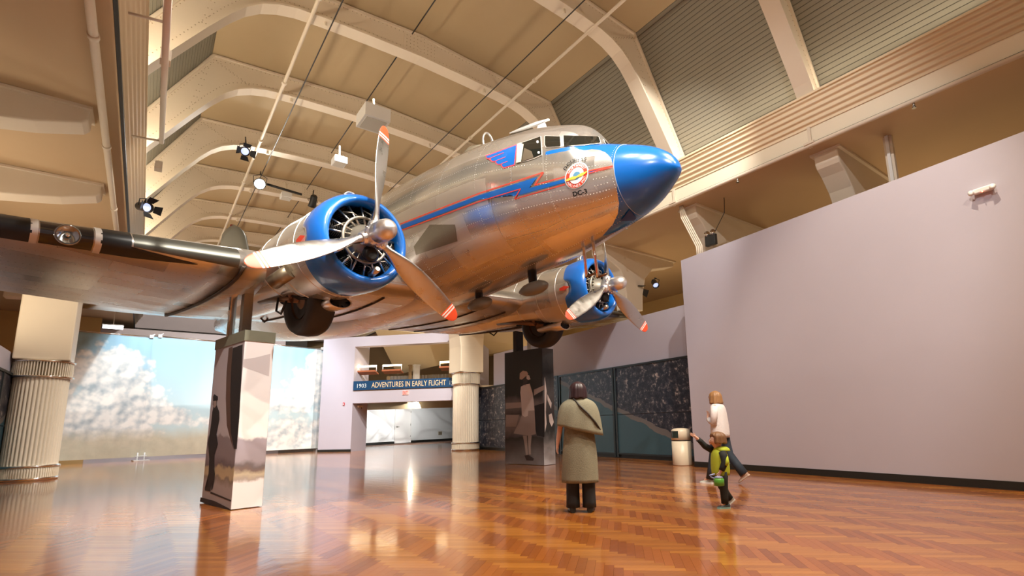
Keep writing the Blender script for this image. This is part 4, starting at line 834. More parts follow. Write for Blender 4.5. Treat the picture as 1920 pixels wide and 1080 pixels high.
window(Q4([(1045, 296), (1218, 304), (1226, 412), (1222, 420), (1056, 426), (1040, 400), (1038, 305)]), 1.5)
window(Q4([(1260, 292), (1660, 300), (1672, 306), (1698, 382), (1500, 396), (1266, 414)]), 1.5)
# rivet rows, nose joint, skin patches
rv = MB()
def rivet(X, th, r=.0065):
    p = fus(X, th); e = 1e-3; a = fus(X+e, th)-p; b = fus(X, th+e)-p; a /= np.linalg.norm(a); b /= np.linalg.norm(b); n = np.cross(a, b); n /= np.linalg.norm(n)
    cpt = np.array([0, 0, fzm(X)]); 
    if n@(p-np.array([X, 0, float(fzm(X))])) < 0: n = -n
    c = p+n*.0012; rv.add([c+r*(math.cos(t_)*a+math.sin(t_)*b) for t_ in (0, 1.257, 2.513, 3.77, 5.027)]+[c+n*.004], [(0, 1, 5), (1, 2, 5), (2, 3, 5), (3, 4, 5), (4, 0, 5)])
for sgn in (1, -1):
    for th in range(62, 172, 9):
        for X in np.arange(-3.8, 2.5, .045):
            if th < 75 and X > .9: continue
            if 84 < th < 112 and 1.86 < X < 2.26 or (th == 89 and X < 2.3): continue
            rivet(X, sgn*math.radians(th))
    for X in (-3.2, -2.2, -1.3, -.5, .35, 1.05, 1.62):
        for th in np.arange(40 if X < 1 else 72, 172, 2.2): rivet(X, sgn*math.radians(th))
    for th in np.arange(40, 140, 4.5): rivet(2.545, sgn*math.radians(th), .005)
stuff(rv.build('rivets', mat('rivet_metal', (.86, .84, .80), .45, .6), plane))
rg = MB(); rg.tube([fus(2.58, 2*math.pi*k/72) for k in range(73)], .004, 6, cap=False); rg.build('nose_joint', mat('joint_pale', (.45, .55, .70), .5), plane)
PATCH = alum('aluminium_patch', tint=(.36, .33, .26), rough=.36)
decal('skin_patch', [[(806, 421), (853, 421), (858, 452), (780, 478), (776, 462)]], PATCH, off=.004); decal('skin_patch', [[(1076, 486), (1084, 484), (1085, 489), (1077, 491)]], ALN, off=.004)
decal('access_panel', [Q6([(728, 684), (762, 677), (762, 706), (730, 712)])], POL, off=.004)
# seam strips
for seam in ([(283, 510), (290, 640), (300, 700), (345, 830), (400, 950)], [(425, 385), (430, 500)], [(640, 330), (645, 440)], [(385, 905), (640, 835), (870, 720), (1140, 640)]): decal('skin_seam', line(Q6(seam), 1.0), POL, off=.005)
# nose air scoop under the chin
p = fhit((1180, 405), 0); decal('chin_scoop', [Q6([(1165, 765), (1225, 690), (1270, 745), (1250, 762)])], mat('scoop_blue', (.004, .05, .30), .35), off=.02)
decal('nose_light', [Q6([(1003+10*math.cos(a), 832+11*math.sin(a)) for a in np.linspace(0, 2*math.pi, 10, endpoint=False)])], POL, off=.006, maxlen=3)
# ---- wing
def naca(t, m_=.02, p_=.3, n=22):
    x = .5*(1-np.cos(np.linspace(0, math.pi, n))); yt = 5*t*(.2969*np.sqrt(x)-.126*x-.3516*x**2+.2843*x**3-.1036*x**4)
    yc = np.where(x < p_, m_/p_**2*(2*p_*x-x**2), m_/(1-p_)**2*(1-2*p_+2*p_*x-x**2)); return x, yc+yt, yc-yt
def wing_sec(Y):
    a = abs(Y)
    if a <= 3.75: return -2.0, 4.4, 0.0, .15
    f = (a-3.75)/(14.45-3.75); xl = -2.0-(a-3.75)*.277; xt = -6.4+.35*f; c = -(xt-xl)
    if a > 13.3: k = math.sqrt(max(0.02, 1-((a-13.3)/1.2)**2)); c2 = c*k; xl -= (c-c2)*.6; c = c2
    return xl, c, (a-3.75)*.0875, .15-.07*f
def wing_ring(Y, lo=0, hi=1):
    xl, c, z, t_ = wing_sec(Y); x, u, l = naca(t_)
    tilt = -.02
    return [(xl-c*xx, Y, z+c*(uu+tilt*xx)) for xx, uu in zip(x[::-1], u[::-1])]+[(xl-c*xx, Y, z+c*(ll+tilt*xx)) for xx, ll in zip(x[1:], l[1:])]
def wing_lower(Y, f):
    xl, c, z, t_ = wing_sec(Y); x, u, l = naca(t_); return np.array([xl-c*f, Y, z+c*(np.interp(f, x, l)-.02*f)])
for nm, ys in (('center_wing', np.linspace(-3.75, 3.75, 16)), ('outer_wing', -np.r_[np.linspace(3.75, 13.3, 24), np.linspace(13.4, 14.48, 8)]), ('outer_wing', np.r_[np.linspace(3.75, 13.3, 24), np.linspace(13.4, 14.48, 8)])):
    m = MB(); rings = [wing_ring(Y) for Y in ys]; m.loft(rings, True, 0, True); o = m.build(nm, ALW, plane)
    point_attr(o.data, 'skin_uv', 'FLOAT_VECTOR', [(v[1], v[0]*1.2, 0) for r in rings for v in r])
    if nm == 'outer_wing':
        sg = -1 if ys[0] < 0 else 1
        j = MB(); j.tube([wing_lower(sg*3.77, f)+np.array([0, 0, -.012]) for f in np.linspace(.01, .99, 30)], .028, 6); j.build('joint_strip', mat('joint_strip', (.05, .035, .025), .5, .3), o)
        # black de-icer boots on the leading edge
        def boot(ya, yb, fa0, fa1, nn):
            mb = MB(); rr = []
            for i in range(nn+1):
                Y = sg*(ya+(yb-ya)*i/nn); xl, c, z, t_ = wing_sec(Y); x, u, l = naca(t_, n=60); f = fa0+(fa1-fa0)*i/nn
                fs = np.linspace(f, 0, 9)**1.0; up_ = [(xl-c*q+.006, Y, z+c*(np.interp(q, x, u)-.02*q)+.006) for q in fs]; lo_ = [(xl-c*q+.006, Y, z+c*(np.interp(q, x, l)-.02*q)-.006) for q in fs[::-1][1:]]
                rr.append(up_+lo_)
            mb.loft(rr, False, 0, True, closed=False); return mb.build('deicer_boot', BOOT, o)
        boot(6.0, 13.2, .055, .05, 30); boot(5.05, 5.36, .055, .055, 6)
        mb = MB(); rr = []                                 # inner end of the boot tapers along the lower edge
        for i in range(9):
            Y = sg*(5.05-.75*i/8); xl, c, z, t_ = wing_sec(Y); x, u, l = naca(t_, n=60); f0 = .004+.028*(i/8); f1 = .055-.02*(i/8)
            rr.append([(xl-c*q+.004, Y, z+c*(np.interp(q, x, l)-.02*q)-.007) for q in np.linspace(f0, max(f0+.001, f1), 7)])
        mb.loft(rr, False, 0, True, closed=False); mb.build('deicer_boot', BOOT, o)
        mb = MB(); rr = []
        for i in range(11):
            Y = sg*(5.03-1.2*i/10); xl, c, z, t_ = wing_sec(Y); x, u, l = naca(t_, n=60)
            rr.append([(xl-c*q+.004, Y, z+c*(np.interp(q, x, u)-.02*q)+.006) for q in np.linspace(.04, 0, 7)]+[(xl-c*q+.004, Y, z+c*(np.interp(q, x, l)-.02*q)-.006) for q in np.linspace(.0005, .004+.016*(i/10), 5)])
        mb.loft(rr, False, 0, True, closed=False); mb.build('leading_edge_fairing', mat('fairing_grey', (.10, .10, .085), .4, .7), o)
        # landing light
        yc = sg*5.68; xl, c, z, t_ = wing_sec(yc)
        lg = MB(); rr = []
        for i in range(9):
            Y = sg*(5.43+.5*i/8); xl2, c2, z2, t2 = wing_sec(Y); x, u, l = naca(t2, n=60)
            rr.append([(xl2-c2*q+.004, Y, z2+c2*(np.interp(q, x, u)-.02*q)+.004) for q in np.linspace(.05, 0, 8)]+[(xl2-c2*q+.004, Y, z2+c2*(np.interp(q, x, l)-.02*q)-.004) for q in np.linspace(.0, .05, 8)[1:]])
        lg.loft(rr, False, 0, True, closed=False); lo = lg.build('landing_light', mat('light_cover', (.012, .012, .012), .08, coat=1.0), o)
        ld = np.array([.95, 0, -.28]); ld /= np.linalg.norm(ld); lc = np.array([xl+.01, yc, z-.03])
    if nm == 'outer_wing':
        MB().lathe([(0, .125), (.02, .135), (.03, .12), (.012, .10), (.0, .0)], lc, ld, 28).build('lens_ring', mat('light_lens', (.35, .36, .35), .12, .9), lo)
        MB().lathe([(0, .03), (.025, .025), (.03, 0)], lc+ld*.012, ld, 14).build('bulb', CHROME, lo)
        for Y in (5.38, 5.98):
            rr = []
            for dy in (-.035, .035):
                Yq = sg*(Y+dy); xl2, c2, z2, t2 = wing_sec(Yq); x, u, l = naca(t2, n=60)
                rr.append([(xl2-c2*q+.008, Yq, z2+c2*(np.interp(q, x, u)-.02*q)+.007) for q in np.linspace(.06, 0, 8)]+[(xl2-c2*q+.008, Yq, z2+c2*(np.interp(q, x, l)-.02*q)-.007) for q in np.linspace(.0, .06, 8)[1:]])
            MB().loft(rr, False, 0, True, closed=False).build('trim_strip', mat('strip_metal', (.78, .76, .72), .3, .5), o)
        # rivet rows under the wing
        wr = MB()
        for f in (.12, .2, .3, .4, .5, .62, .75, .88):
            for yy in np.arange(3.9, 9.0, .07):
                q = wing_lower(sg*yy, f); r = .007; wr.add([(q[0]+r*math.cos(a), q[1]+r*math.sin(a), q[2]-.003) for a in (0, 1.257, 2.513, 3.77, 5.027)], [(0, 1, 2, 3, 4)])
        stuff(wr.build('rivets', mat('rivet_dark', (.08, .06, .05), .5, .4), o))
# fairing strips under the centre section
for yy in (-2.0, -1.2, 1.2, 2.0):
    MB().tube([wing_lower(yy, f)+np.array([0, 0, -.01]) for f in np.linspace(.1, .95, 16)], .02, 6).build('belly_strip', mat('joint_strip', (.05, .035, .025), .5, .3), plane)
# ---- tail
def fin_sec(X0, c, p, t_): 
    x, u, l = naca(t_, 0.0001, .4, 14); return [(X0-c*xx, p[0]+c*uu, p[1]) for xx, uu in zip(x[::-1], u[::-1])]+[(X0-c*xx, p[0]+c*ll, p[1]) for xx, ll in zip(x[1:], l[1:])]
FINM = mat('fin_grey', (.20, .20, .18), .45, .6)
rings = [fin_sec(-12.2-.75*max(0, z-1.9)*.6-(.9*max(0, (z-4.2)/.9)**2), (16.3-12.2-.45*(z-1.9)-(1.5*max(0, (z-4.0)/1.1)**2)), (0, z), .09) for z in np.linspace(1.9, 5.05, 14)]
MB().loft(rings, True, 0, True).build('tail_fin', FINM, plane)
MB().tube([(-14.7, 0, 5.0), (-14.7, 0, 5.12)], .06, 10).build('fin_beacon', mat('beacon_red', (.2, .02, .02), .4), plane)
for sg in (-1, 1):
    def tsec(Y):
        a = abs(Y)/4.0; xl = -13.2-1.0*a-(.5*max(0, (a-.8)/.2)**2 if a > .8 else 0); xt = -16.2+.5*a**2; c = xl-xt; x, u, l = naca(.1, .0001, .4, 14)
        return [(xl-c*xx, Y, 1.75+c*uu) for xx, uu in zip(x[::-1], u[::-1])]+[(xl-c*xx, Y, 1.75+c*ll) for xx, ll in zip(x[1:], l[1:])]
    MB().loft([tsec(sg*y_) for y_ in np.linspace(.1, 4.0, 12)], True, 0, True).build('tailplane', ALW, plane)
# ---- engines
ncx = [-.62, -1.2, -1.6, -2.0, -2.6, -3.2, -4.0, -5.0, -6.2]
nzt = pchip(ncx[::-1], [.68, .70, .71, .70, .66, .60, .50, .30, -.02][::-1]); nzb = pchip(ncx[::-1], [-.68, -.67, -.62, -.54, -.47, -.43, -.40, -.33, -.12][::-1]); nww = pchip(ncx[::-1], [.68, .69, .68, .66, .62, .57, .48, .32, .06][::-1])
def blade_mesh():
    m = MB(); mats_ = [BLADE, ORANGE, WHT]
    rs = [.14, .22, .30, .42, .6, .8, 1.0, 1.2, 1.38, 1.50, 1.515, 1.535, 1.555, 1.575, 1.60, 1.66, 1.71, 1.735, 1.75]
    ch = [.12, .12, .13, .19, .27, .31, .32, .31, .285, .262, .258, .252, .246, .24, .23, .195, .14, .09, .012]
    th = [.12, .12, .11, .085, .06, .045, .036, .028, .022, .019, .018, .018, .017, .017, .016, .013, .01, .007, .003]
    pit = [62, 61, 59, 54, 46, 39, 33, 29, 26, 24.5, 24.2, 24, 23.8, 23.5, 23, 22.5, 22, 22, 22]
    rings = []
    for r, c, t_, a in zip(rs, ch, th, pit):
        a = math.radians(a); n = 20; ring = []
        for k in range(n):
            q = 2*math.pi*k/n; x_, y_ = c/2*math.cos(q), t_/2*math.sin(q)*(1 if math.sin(q) > 0 else .6 if r > .35 else 1)
            ring.append((x_*math.sin(a)*-1+y_*math.cos(a), x_*math.cos(a)+y_*math.sin(a), r))
        rings.append(ring)
    N = 20; V_ = [p for r in rings for p in r]; m.v = [tuple(map(float, p)) for p in V_]
    for i in range(len(rs)-1):
        mid = (rs[i]+rs[i+1])/2; mi = 1 if mid > 1.60 or 1.555 < mid < 1.575 or 1.515 < mid < 1.535 else (2 if 1.515 < mid < 1.6 else 0)
        for k in range(N): m.f.append((i*N+k, i*N+(k+1) % N, (i+1)*N+(k+1) % N, (i+1)*N+k)); m.m.append(mi); m.sm.append(True)
    m.f.append(tuple((len(rs)-1)*N+k for k in range(N))); m.m.append(1); m.sm.append(False)
    return m.mesh('blade', mats_)
BLM = blade_mesh()
for sg, pang in ((-1, 82.04), (1, 208.7)):
    yc = sg*2.82
    cw = MB(); prof = [(-.75, .695), (-.62, .71), (-.45, .715), (-.32, .70), (-.24, .675), (-.18, .64), (-.15, .60), (-.155, .565), (-.19, .54), (-.28, .53), (-.45, .55), (-.62, .60)]
    NQ = 96; rings = []
    for i, (x_, r) in enumerate(prof):
        ring = []
        for k in range(NQ):
            a = 2*math.pi*k/NQ; sidec = abs(math.sin(a)); xx = x_
            if x_ < -.5 and i < 3:
                d = math.degrees(math.acos(min(1, sidec)))*(1); notch = max(0, 1-d/16)**.7*.24; xx = x_+notch*(1 if i == 0 else .5 if i == 1 else 0)
                xx -= .06*math.cos(2*a) if i == 0 else 0
            ring.append((xx, yc-r*math.sin(a), r*math.cos(a)))
        rings.append(ring)
    nac = MB(); nr = []
    for X in np.r_[np.linspace(-.56, -2.4, 16), np.linspace(-2.6, -6.2, 16)]:
        zt, zb, ww = float(nzt(X)), float(nzb(X)), float(nww(X)); zc = (zt+zb)/2; nr.append([(X, yc-ww*math.sin(2*math.pi*k/64), zc+(zt-zb)/2*math.cos(2*math.pi*k/64)) for k in range(64)])
    nac.loft(nr, True, 0, True); no = nac.build('nacelle', ALN, plane)
    point_attr(no.data, 'skin_uv', 'FLOAT_VECTOR', [(v[0], math.atan2(v[1]-yc, v[2])*.7, 0) for r in nr for v in r])
    cw.loft(rings, False, 0, True); cw.build('cowling', BLUE, no)
    for s2 in (-1, 1):
        MB().add([(-.50, yc+s2*.716, .0), (-.66, yc+s2*.716, .05), (-.80, yc+s2*.712, .02), (-.80, yc+s2*.712, -.03), (-.66, yc+s2*.716, -.05)], [(0, 1, 2, 3, 4)]).build('cowl_arrow', RED, no)
    MB().lathe([(0, .10), (.10, .12), (.13, .115), (.13, .095), (.02, .09)], (-.72, yc, .74), (1, 0, 0), 20).build('top_scoop', POL, no)
    # oil cooler scoop below, exhaust stub outboard
    sc = MB(); rr = []
    for x_, w_, h_ in ((-1.95, .16, .07), (-1.5, .185, .095), (-1.2, .19, .10), (-1.19, .175, .088), (-1.5, .16, .08)): rr.append([(x_, yc+.12*-sg+w_*math.cos(q), -.70+h_*math.sin(q)) for q in np.linspace(0, 2*math.pi, 24, endpoint=False)])
    sc.loft(rr, False, 0, True); sc.build('oil_cooler_scoop', POL, no); co = MB().lathe([(0, .001), (0, 1.0)], (0, 0, 0), (1, 0, 0), 24); co.v = [(-1.22, yc-.12*sg+v[1]*.172, -.70+v[2]*.086) for v in co.v]; co.build('scoop_shade', BLACK, no)  # black disc stands in for the shade inside the scoop
    MB().lathe([(0, .11), (.34, .11), (.34, .095), (.1, .09)], (-1.25, yc+sg*.60, -.30), (-.75, sg*.35, -.35), 20).build('exhaust_stub', mat('exhaust_metal', (.26, .21, .14), .4, .8), no)
    # panel lines on the nacelle
    for X in (-.95, -1.55, -2.3):
        zt, zb, ww = float(nzt(X)), float(nzb(X)), float(nww(X)); zc = (zt+zb)/2; MB().tube([(X, yc-(ww+.001)*math.sin(q), zc+((zt-zb)/2+.001)*math.cos(q)) for q in np.linspace(0, 2*math.pi, 60)], .006, 5, cap=False).build('panel_seam', POL, no)
    # engine
    en = MB(); en.lathe([(-.62, .0), (-.62, .60)], (0, yc, 0), (1, 0, 0), 40, cap=False); eo = en.build('engine', DKM, plane)
    MB().lathe([(-.5, .27), (-.33, .27), (-.28, .24), (-.2, .22), (-.12, .16), (-.05, .12), (-.02, .11)], (0, yc, 0), (1, 0, 0), 32).build('crankcase', ENG, eo)
    MB().lathe([(0, .10), (.06, .12), (.10, .08)], (-.14, yc, -.24), (1, 0, 0), 18).build('sump', DKM, eo)
    for k in range(9):
        a = 2*math.pi*k/9+.17; d = np.array([0, math.sin(a), math.cos(a)]); c0 = np.array([-.44, yc, 0]); tdir = np.array([0, math.cos(a), -math.sin(a)])
        cy_ = MB(); pr = []
        for q in range(11): r0 = .27+q*.026; pr += [(r0, .085), (r0, .118), (r0+.012, .118), (r0+.012, .085)]
        cy_.lathe(pr, c0, d, 18, smooth=False); cy_.box(c0+d*.56+np.array([.04, 0, 0]), (.12, .12, .12)); cy_.build('cylinder', DKM, eo)
        for s2 in (-1, 1): MB().tube([c0+d*.22+tdir*.03*s2+np.array([.22, 0, 0]), c0+d*.52+tdir*.085*s2+np.array([.12, 0, 0])], .016, 8).build('pushrod_tube', TUBEM, eo)
        MB().tube([c0+d*.33+tdir*.10+np.array([.20, 0, 0]), c0+d*.40+tdir*.02+np.array([.24, 0, 0]), c0+d*.47+tdir*-.05+np.array([.14, 0, 0])], .009, 6).build('ignition_lead', ENG, eo)
    MB().tube([(-.22, yc+.33*math.sin(q), .33*math.cos(q)) for q in np.linspace(0, 2*math.pi, 40)], .022, 8, cap=False).build('ignition_ring', ENG, eo)
    MB().lathe([(0, .05), (.18, .05), (.20, .03)], (-.2, yc-sg*.06, -.50), (1, 0, .2), 14).build('governor', TUBEM, eo)
    # propeller
    hb = MB(); hb.lathe([(-.10, .11), (-.08, .15), (.08, .15), (.10, .13), (.14, .13), (.16, .152), (.30, .152), (.38, .138), (.43, .108), (.465, .065), (.478, 0.004)], (0, yc, 0), (1, 0, 0), 40)
    ho = hb.build('propeller', POL, plane)
    for k in range(12):
        a = 2*math.pi*k/12; MB().lathe([(0, .014), (.03, .014), (.034, .008)], (.06, yc+.165*math.cos(a), .165*math.sin(a)), (1, 0, 0), 8).build('hub_bolt', CHROME, ho)
    for k in range(3):
        a = math.radians(pang+120*k)                     # angle from +Y (port) towards +Z
        b_ = bpy.data.objects.new('blade', BLM); COL.objects.link(b_); b_.parent = ho; b_.location = (0, yc, 0); b_.rotation_euler = (a-math.pi/2, 0, 0)
        d = np.array([0, math.cos(a), math.sin(a)]); MB().lathe([(.10, .095), (.17, .095), (.18, .085), (.20, .085), (.205, .075)], (0, yc, 0), d, 20).build('blade_clamp', POL, ho)
    # wheel and gear
    wc = np.array([-2.0, yc, -.55]); ty = MB(); ty.lathe([(-.13, .30), (-.19, .36), (-.215, .44), (-.20, .52), (-.13, .56), (0, .575), (.13, .56), (.20, .52), (.215, .44), (.19, .36), (.13, .30)], wc, (0, 1, 0), 48)
    wo = ty.build('main_wheel', RUB, plane)
    MB().lathe([(-.16, .30), (-.13, .29), (-.10, .17), (-.15, .12), (-.19, .05), (-.19, .001)], wc, (0, -sg*-1, 0), 28, cap=False).build('wheel_hub', BRZ, wo); MB().lathe([(-.16, .30), (-.13, .29), (-.10, .17), (-.15, .12), (-.19, .05), (-.19, .001)], wc, (0, -sg, 0), 28, cap=False).build('wheel_hub', BRZ, wo)
    for s2 in (-1, 1):
        MB().tube([wc+np.array([0, s2*.27, 0]), wc+np.array([-.55, s2*.27, .12]), wc+np.array([-1.3, s2*.27, .22])], .05, 10).build('gear_leg', BRZ, wo)
        MB().tube([wc+np.array([0, s2*.27, 0]), wc+np.array([-.2, s2*.3, .3])], .035, 8).build('gear_strut', BRZ, wo)
    MB().tube([wc+np.array([-.35, sg*.34, .1]), wc+np.array([-.38, sg*.36, -.12]), wc+np.array([-.2, sg*.36, -.2]), wc+np.array([-.05, sg*.34, -.02])], .018, 8).build('brake_hose', BLACKM, wo)
    MB().tube([wc+np.array([0, -.26, 0]), wc+np.array([0, .26, 0])], .05, 12).build('axle', BRZ, wo)
    wl = MB().lathe([(0, .001), (0, 1.0)], (0, 0, 0), (0, 0, 1), 30); wl.v = [(-2.1+v[0]*.75, yc+v[1]*.30, float(nzb(-2.1+v[0]*.75))-.006+.055*(v[1]**2)) for v in wl.v]; wl.build('wheel_well_shade', BLACK, no)  # black disc on the nacelle skin stands in for the shaded open well
# ---- belly antennas, pitot masts, roof fittings
for P_ in ([(487, 584), (489, 596), (496, 604), (501, 600), (503, 586)], [(913, 612), (918, 624), (926, 629), (932, 622), (934, 614)]):
    pts = []
    for q_ in P_:
        o_, d_ = acray(q_); pts.append(o_+d_*((-5.6-o_[0])/d_[0]))
    MB().tube(pts, .022, 8).build('drain_hose', BLACKM, plane)
for p, yb in (((1000, 541), 0.0), ((899, 570), 0.0)):
    o_, d_ = acray(p); t_ = (yb-o_[1])/d_[1]; c = o_+d_*t_
    po = MB(); po.lathe([(-.36, .003), (-.30, .05), (-.18, .10), (0, .125), (.16, .115), (.27, .08), (.33, .035), (.345, .003)], c, (1, 0, .02), 24); pp = po.build('loop_antenna_pod', mat('pod_grey', (.17, .16, .13), .5, .2), plane)
    MB().lathe([(0, .07), (.45, .085)], c, (0, 0, 1), 16).build('pod_mast', DKM, pp)
for p0, p1 in (((1095, 470), (1100, 519)), ((1113, 466), (1121, 520))):
    o_, d_ = acray(p0); a = o_+d_*((.05-o_[1])/d_[1]); o_, d_ = acray(p1); b = o_+d_*((.05-o_[1])/d_[1])
    pm = MB(); pm.tube([a+np.array([0, 0, .15]), b], .026, 10); po = pm.build('pitot_mast', POL, plane); MB().tube([b+np.array([-.02, 0, 0]), b+np.array([.18, -.0, .02])], .02, 8).build('pitot_tube', BRZ, po)
    MB().box((a+b)/2+np.array([.018, -.024, -.03]), (.012, .010, .30)).build('warning_strip', ORANGE, po)
o_, d_ = acray((917, 262)); c = o_+d_*((-o_[1])/d_[1])
lp_ = MB().tube([(-.55, .13*math.sin(q), 2.42+.19+.20*math.cos(q)) for q in np.linspace(0, 2*math.pi, 30)], .022, 8, cap=False); lo_ = lp_.build('loop_antenna', POL, plane)
dm = MB(); dm.lathe([(0, .0), (.02, .14), (.3, .24), (.6, .20), (.85, .06), (.9, .0)], (-.6, 0, 2.47), (-1, 0, -.05), 24); dm.build('astrodome', mat('dome_plastic', (.40, .36, .28), .15, .2, coat=.6), plane)
an = MB(); an.hexa([(.68, -.02, 2.15), (.98, -.02, 2.10), (.98, .02, 2.10), (.68, .02, 2.15)], [(.76, -.012, 2.40), (.92, -.012, 2.40), (.92, .012, 2.40), (.76, .012, 2.40)]); ao = an.build('roof_mast', WHITE, plane)
MB().loft([[(x_, .012*k1*s, 2.41+.012*k2*s+(.98-x_)*.16) for k1, k2 in ((1, 1), (-1, 1), (-1, -1), (1, -1))] for x_, s in ((1.02, 1.2), (.75, 2.2), (.3, 1.6), (.05, .6))], True, 0, False).build('roof_antenna', WHITE, ao)
# ================================================================== PILLARS UNDER THE WINGS
hd2, pt2 = np.array([HEAD[0], HEAD[1]])/np.hypot(HEAD[0], HEAD[1]), None
pt2 = np.array([-hd2[1], hd2[0]])
def print_mat(name, stops, scale=3.0, amt=.25, rough=.55):
    m = bpy.data.materials.new(name); m.use_nodes = True; nt = m.node_tree; b = nt.nodes['Principled BSDF']; b.inputs['Roughness'].default_value = rough; L = nt.links.new
    tc = nt.nodes.new('ShaderNodeTexCoord'); sx = nt.nodes.new('ShaderNodeSeparateXYZ'); L(tc.outputs['Object'], sx.inputs[0])
    n = nt.nodes.new('ShaderNodeTexNoise'); n.inputs['Scale'].default_value = scale; n.inputs['Detail'].default_value = 6; L(tc.outputs['Object'], n.inputs['Vector'])
    k = nt.nodes.new('ShaderNodeMath'); k.operation = 'MULTIPLY_ADD'; L(n.outputs['Fac'], k.inputs[0]); k.inputs[1].default_value = amt*.3; 
    k2 = nt.nodes.new('ShaderNodeMath'); k2.operation = 'MULTIPLY_ADD'; L(sx.outputs[2], k2.inputs[0]); k2.inputs[1].default_value = 1/3.4; k2.inputs[2].default_value = -amt*.15; L(k2.outputs[0], k.inputs[2])
    cr = nt.nodes.new('ShaderNodeValToRGB'); L(k.outputs[0], cr.inputs[0]); e = cr.color_ramp.elements
    e[0].position = stops[0][0]/3.4; e[0].color = (*stops[0][1], 1); e[1].position = stops[-1][0]/3.4; e[1].color = (*stops[-1][1], 1)
    for z, c in stops[1:-1]: q = e.new(z/3.4); q.color = (*c, 1)
    L(cr.outputs[0], b.inputs['Base Color']); return m
def pcs(p, z, C, lenL):
    q = flr(p, z)[:2]-(np.array(C)-hd2*lenL); return float(np.clip(q@hd2, .1, lenL-.1)), float(np.clip(q@pt2, .08, .34))
def pillar(name, label, C, lenL, wid, z1, cap, faceL, faceR, capm, posts):
    C = np.array(C); Lc = C-hd2*lenL; Rc = C+pt2*wid; Bc = Lc+pt2*wid
    t = thing(name, label, 'pillar'); q = [Lc, C, Rc, Bc]
    MB().add([(x, y, .01) for x, y in q]+[(x, y, z1-cap) for x, y in q], [(0, 1, 5, 4), (1, 2, 6, 5), (2, 3, 7, 6), (3, 0, 4, 7), (4, 5, 6, 7)]).build('core', WHITE, t)
    e = .004
    n1, n2 = -pt2, hd2
    def face(a, b, n, m_): return MB().hexa([(*(a+n*e), .012), (*(b+n*e), .012), (*(b-n*0), .012), (*(a-n*0), .012)], [(*(a+n*e), z1-cap), (*(b+n*e), z1-cap), (*b, z1-cap), (*a, z1-cap)]).build('fabric_print', m_, t)
    face(Lc, C, n1, faceL); face(C, Rc, n2, faceR); face(Rc, Bc, -n1, faceL); face(Bc, Lc, -n2, faceR)
    if cap > .01:
        qq = [Lc-hd2*.015-pt2*.015, C+hd2*.015-pt2*.015, Rc+hd2*.015+pt2*.015, Bc-hd2*.015+pt2*.015]; MB().hexa([(*p_, z1-cap) for p_ in qq], [(*p_, z1) for p_ in qq]).build('cap', capm, t)
    for (a, b, w_, dd, z2, m_) in posts:
        c = Lc+hd2*a+pt2*b; MB().box((c[0], c[1], (z1-.05+z2)/2), (w_, dd, z2-z1+.1), ((hd2[0], pt2[0], 0), (hd2[1], pt2[1], 0), (0, 0, 1))).build('steel_post', m_, t)
    def pic(nm, polys, m_, a, b, n, lay):
        mb = MB()
        for P_ in polys:
            V_, F_ = poly2d(P_, 1e9); off = n*(e+.0015*lay)
            mb.add([onpl((v[0], v[1]), a+off, b+off) for v in V_], F_)
        return mb.build(nm, m_, t)
    return t, (lambda nm, polys, m_, lay=1: pic(nm, polys, m_, Lc, C, n1, lay)), (lambda nm, polys, m_, lay=1: pic(nm, polys, m_, C, Rc, n2, lay))
OLIVE = mat('olive_cap', (.17, .17, .12), .5, var=.15, vscale=6)
pl_ = print_mat('pilot_print', [(.0, (.30, .26, .25)), (.32, (.34, .29, .28)), (.42, (.22, .18, .14)), (.46, (.46, .36, .22)), (.58, (.42, .33, .2)), (.62, (.14, .11, .12)), (.75, (.23, .19, .20)), (1.05, (.24, .20, .21)), (1.09, (.46, .42, .44)), (2.5, (.40, .36, .38))], 4)
pr_ = print_mat('hills_print', [(.0, (.80, .77, .76)), (.40, (.82, .79, .78)), (.44, (.40, .33, .28)), (.50, (.55, .46, .32)), (.57, (.20, .14, .12)), (.62, (.16, .13, .13)), (.70, (.34, .29, .31)), (1.0, (.38, .33, .37)), (1.04, (.88, .87, .86)), (2.5, (.86, .84, .84))], 4)
near_p, picL, picR = pillar('photo_pillar', 'tall pillar wrapped with a print of a pilot silhouette and desert hills', (1.14, 9.21), 1.35, .42, 2.68, .17, pl_, pr_, OLIVE,
    [(.35, .09, .09, .09, 3.66, CHROME), (.62, .22, .14, .14, 3.64, STEEL)])
Z1 = lambda l: [(360+x/2.843, 600+y/2.843) for x, y in l]
INK = mat('print_black', (.014, .012, .014), .6); BRN = mat('print_brown', (.10, .055, .04), .6); SKINP = mat('print_tan', (.32, .25, .22), .6)
picL('prop_blade_print', [Z1([(196, 150), (217, 140), (210, 250), (204, 400), (206, 600), (222, 690), (205, 640), (185, 560), (180, 420), (184, 280)])], BRN, 1)
picL('prop_blade_print', [Z1([(217, 150), (270, 130), (262, 330), (252, 520), (238, 688), (224, 688), (206, 600), (204, 400), (209, 250)])], INK, 2)
picL('pilot_print', [Z1([(112, 408), (118, 395), (138, 408), (138, 425), (132, 430), (132, 455), (145, 490), (146, 530), (138, 570), (130, 610), (138, 660), (120, 720), (118, 790), (122, 820), (118, 860), (108, 905), (102, 905), (104, 870), (98, 915), (68, 908), (68, 895), (80, 890), (88, 820), (92, 740), (88, 690), (84, 655), (95, 600), (103, 540), (108, 490), (115, 460), (110, 450), (112, 432)])], INK, 3)
picL('pilot_face_print', [Z1([(113, 432), (130, 430), (130, 455), (120, 470), (113, 452)])], SKINP, 4)
picL('shadow_print', [Z1([(46, 945), (120, 965), (198, 1005), (196, 1013), (110, 992), (42, 968)]), Z1([(100, 915), (208, 960), (208, 968), (96, 924)])], INK, 2)
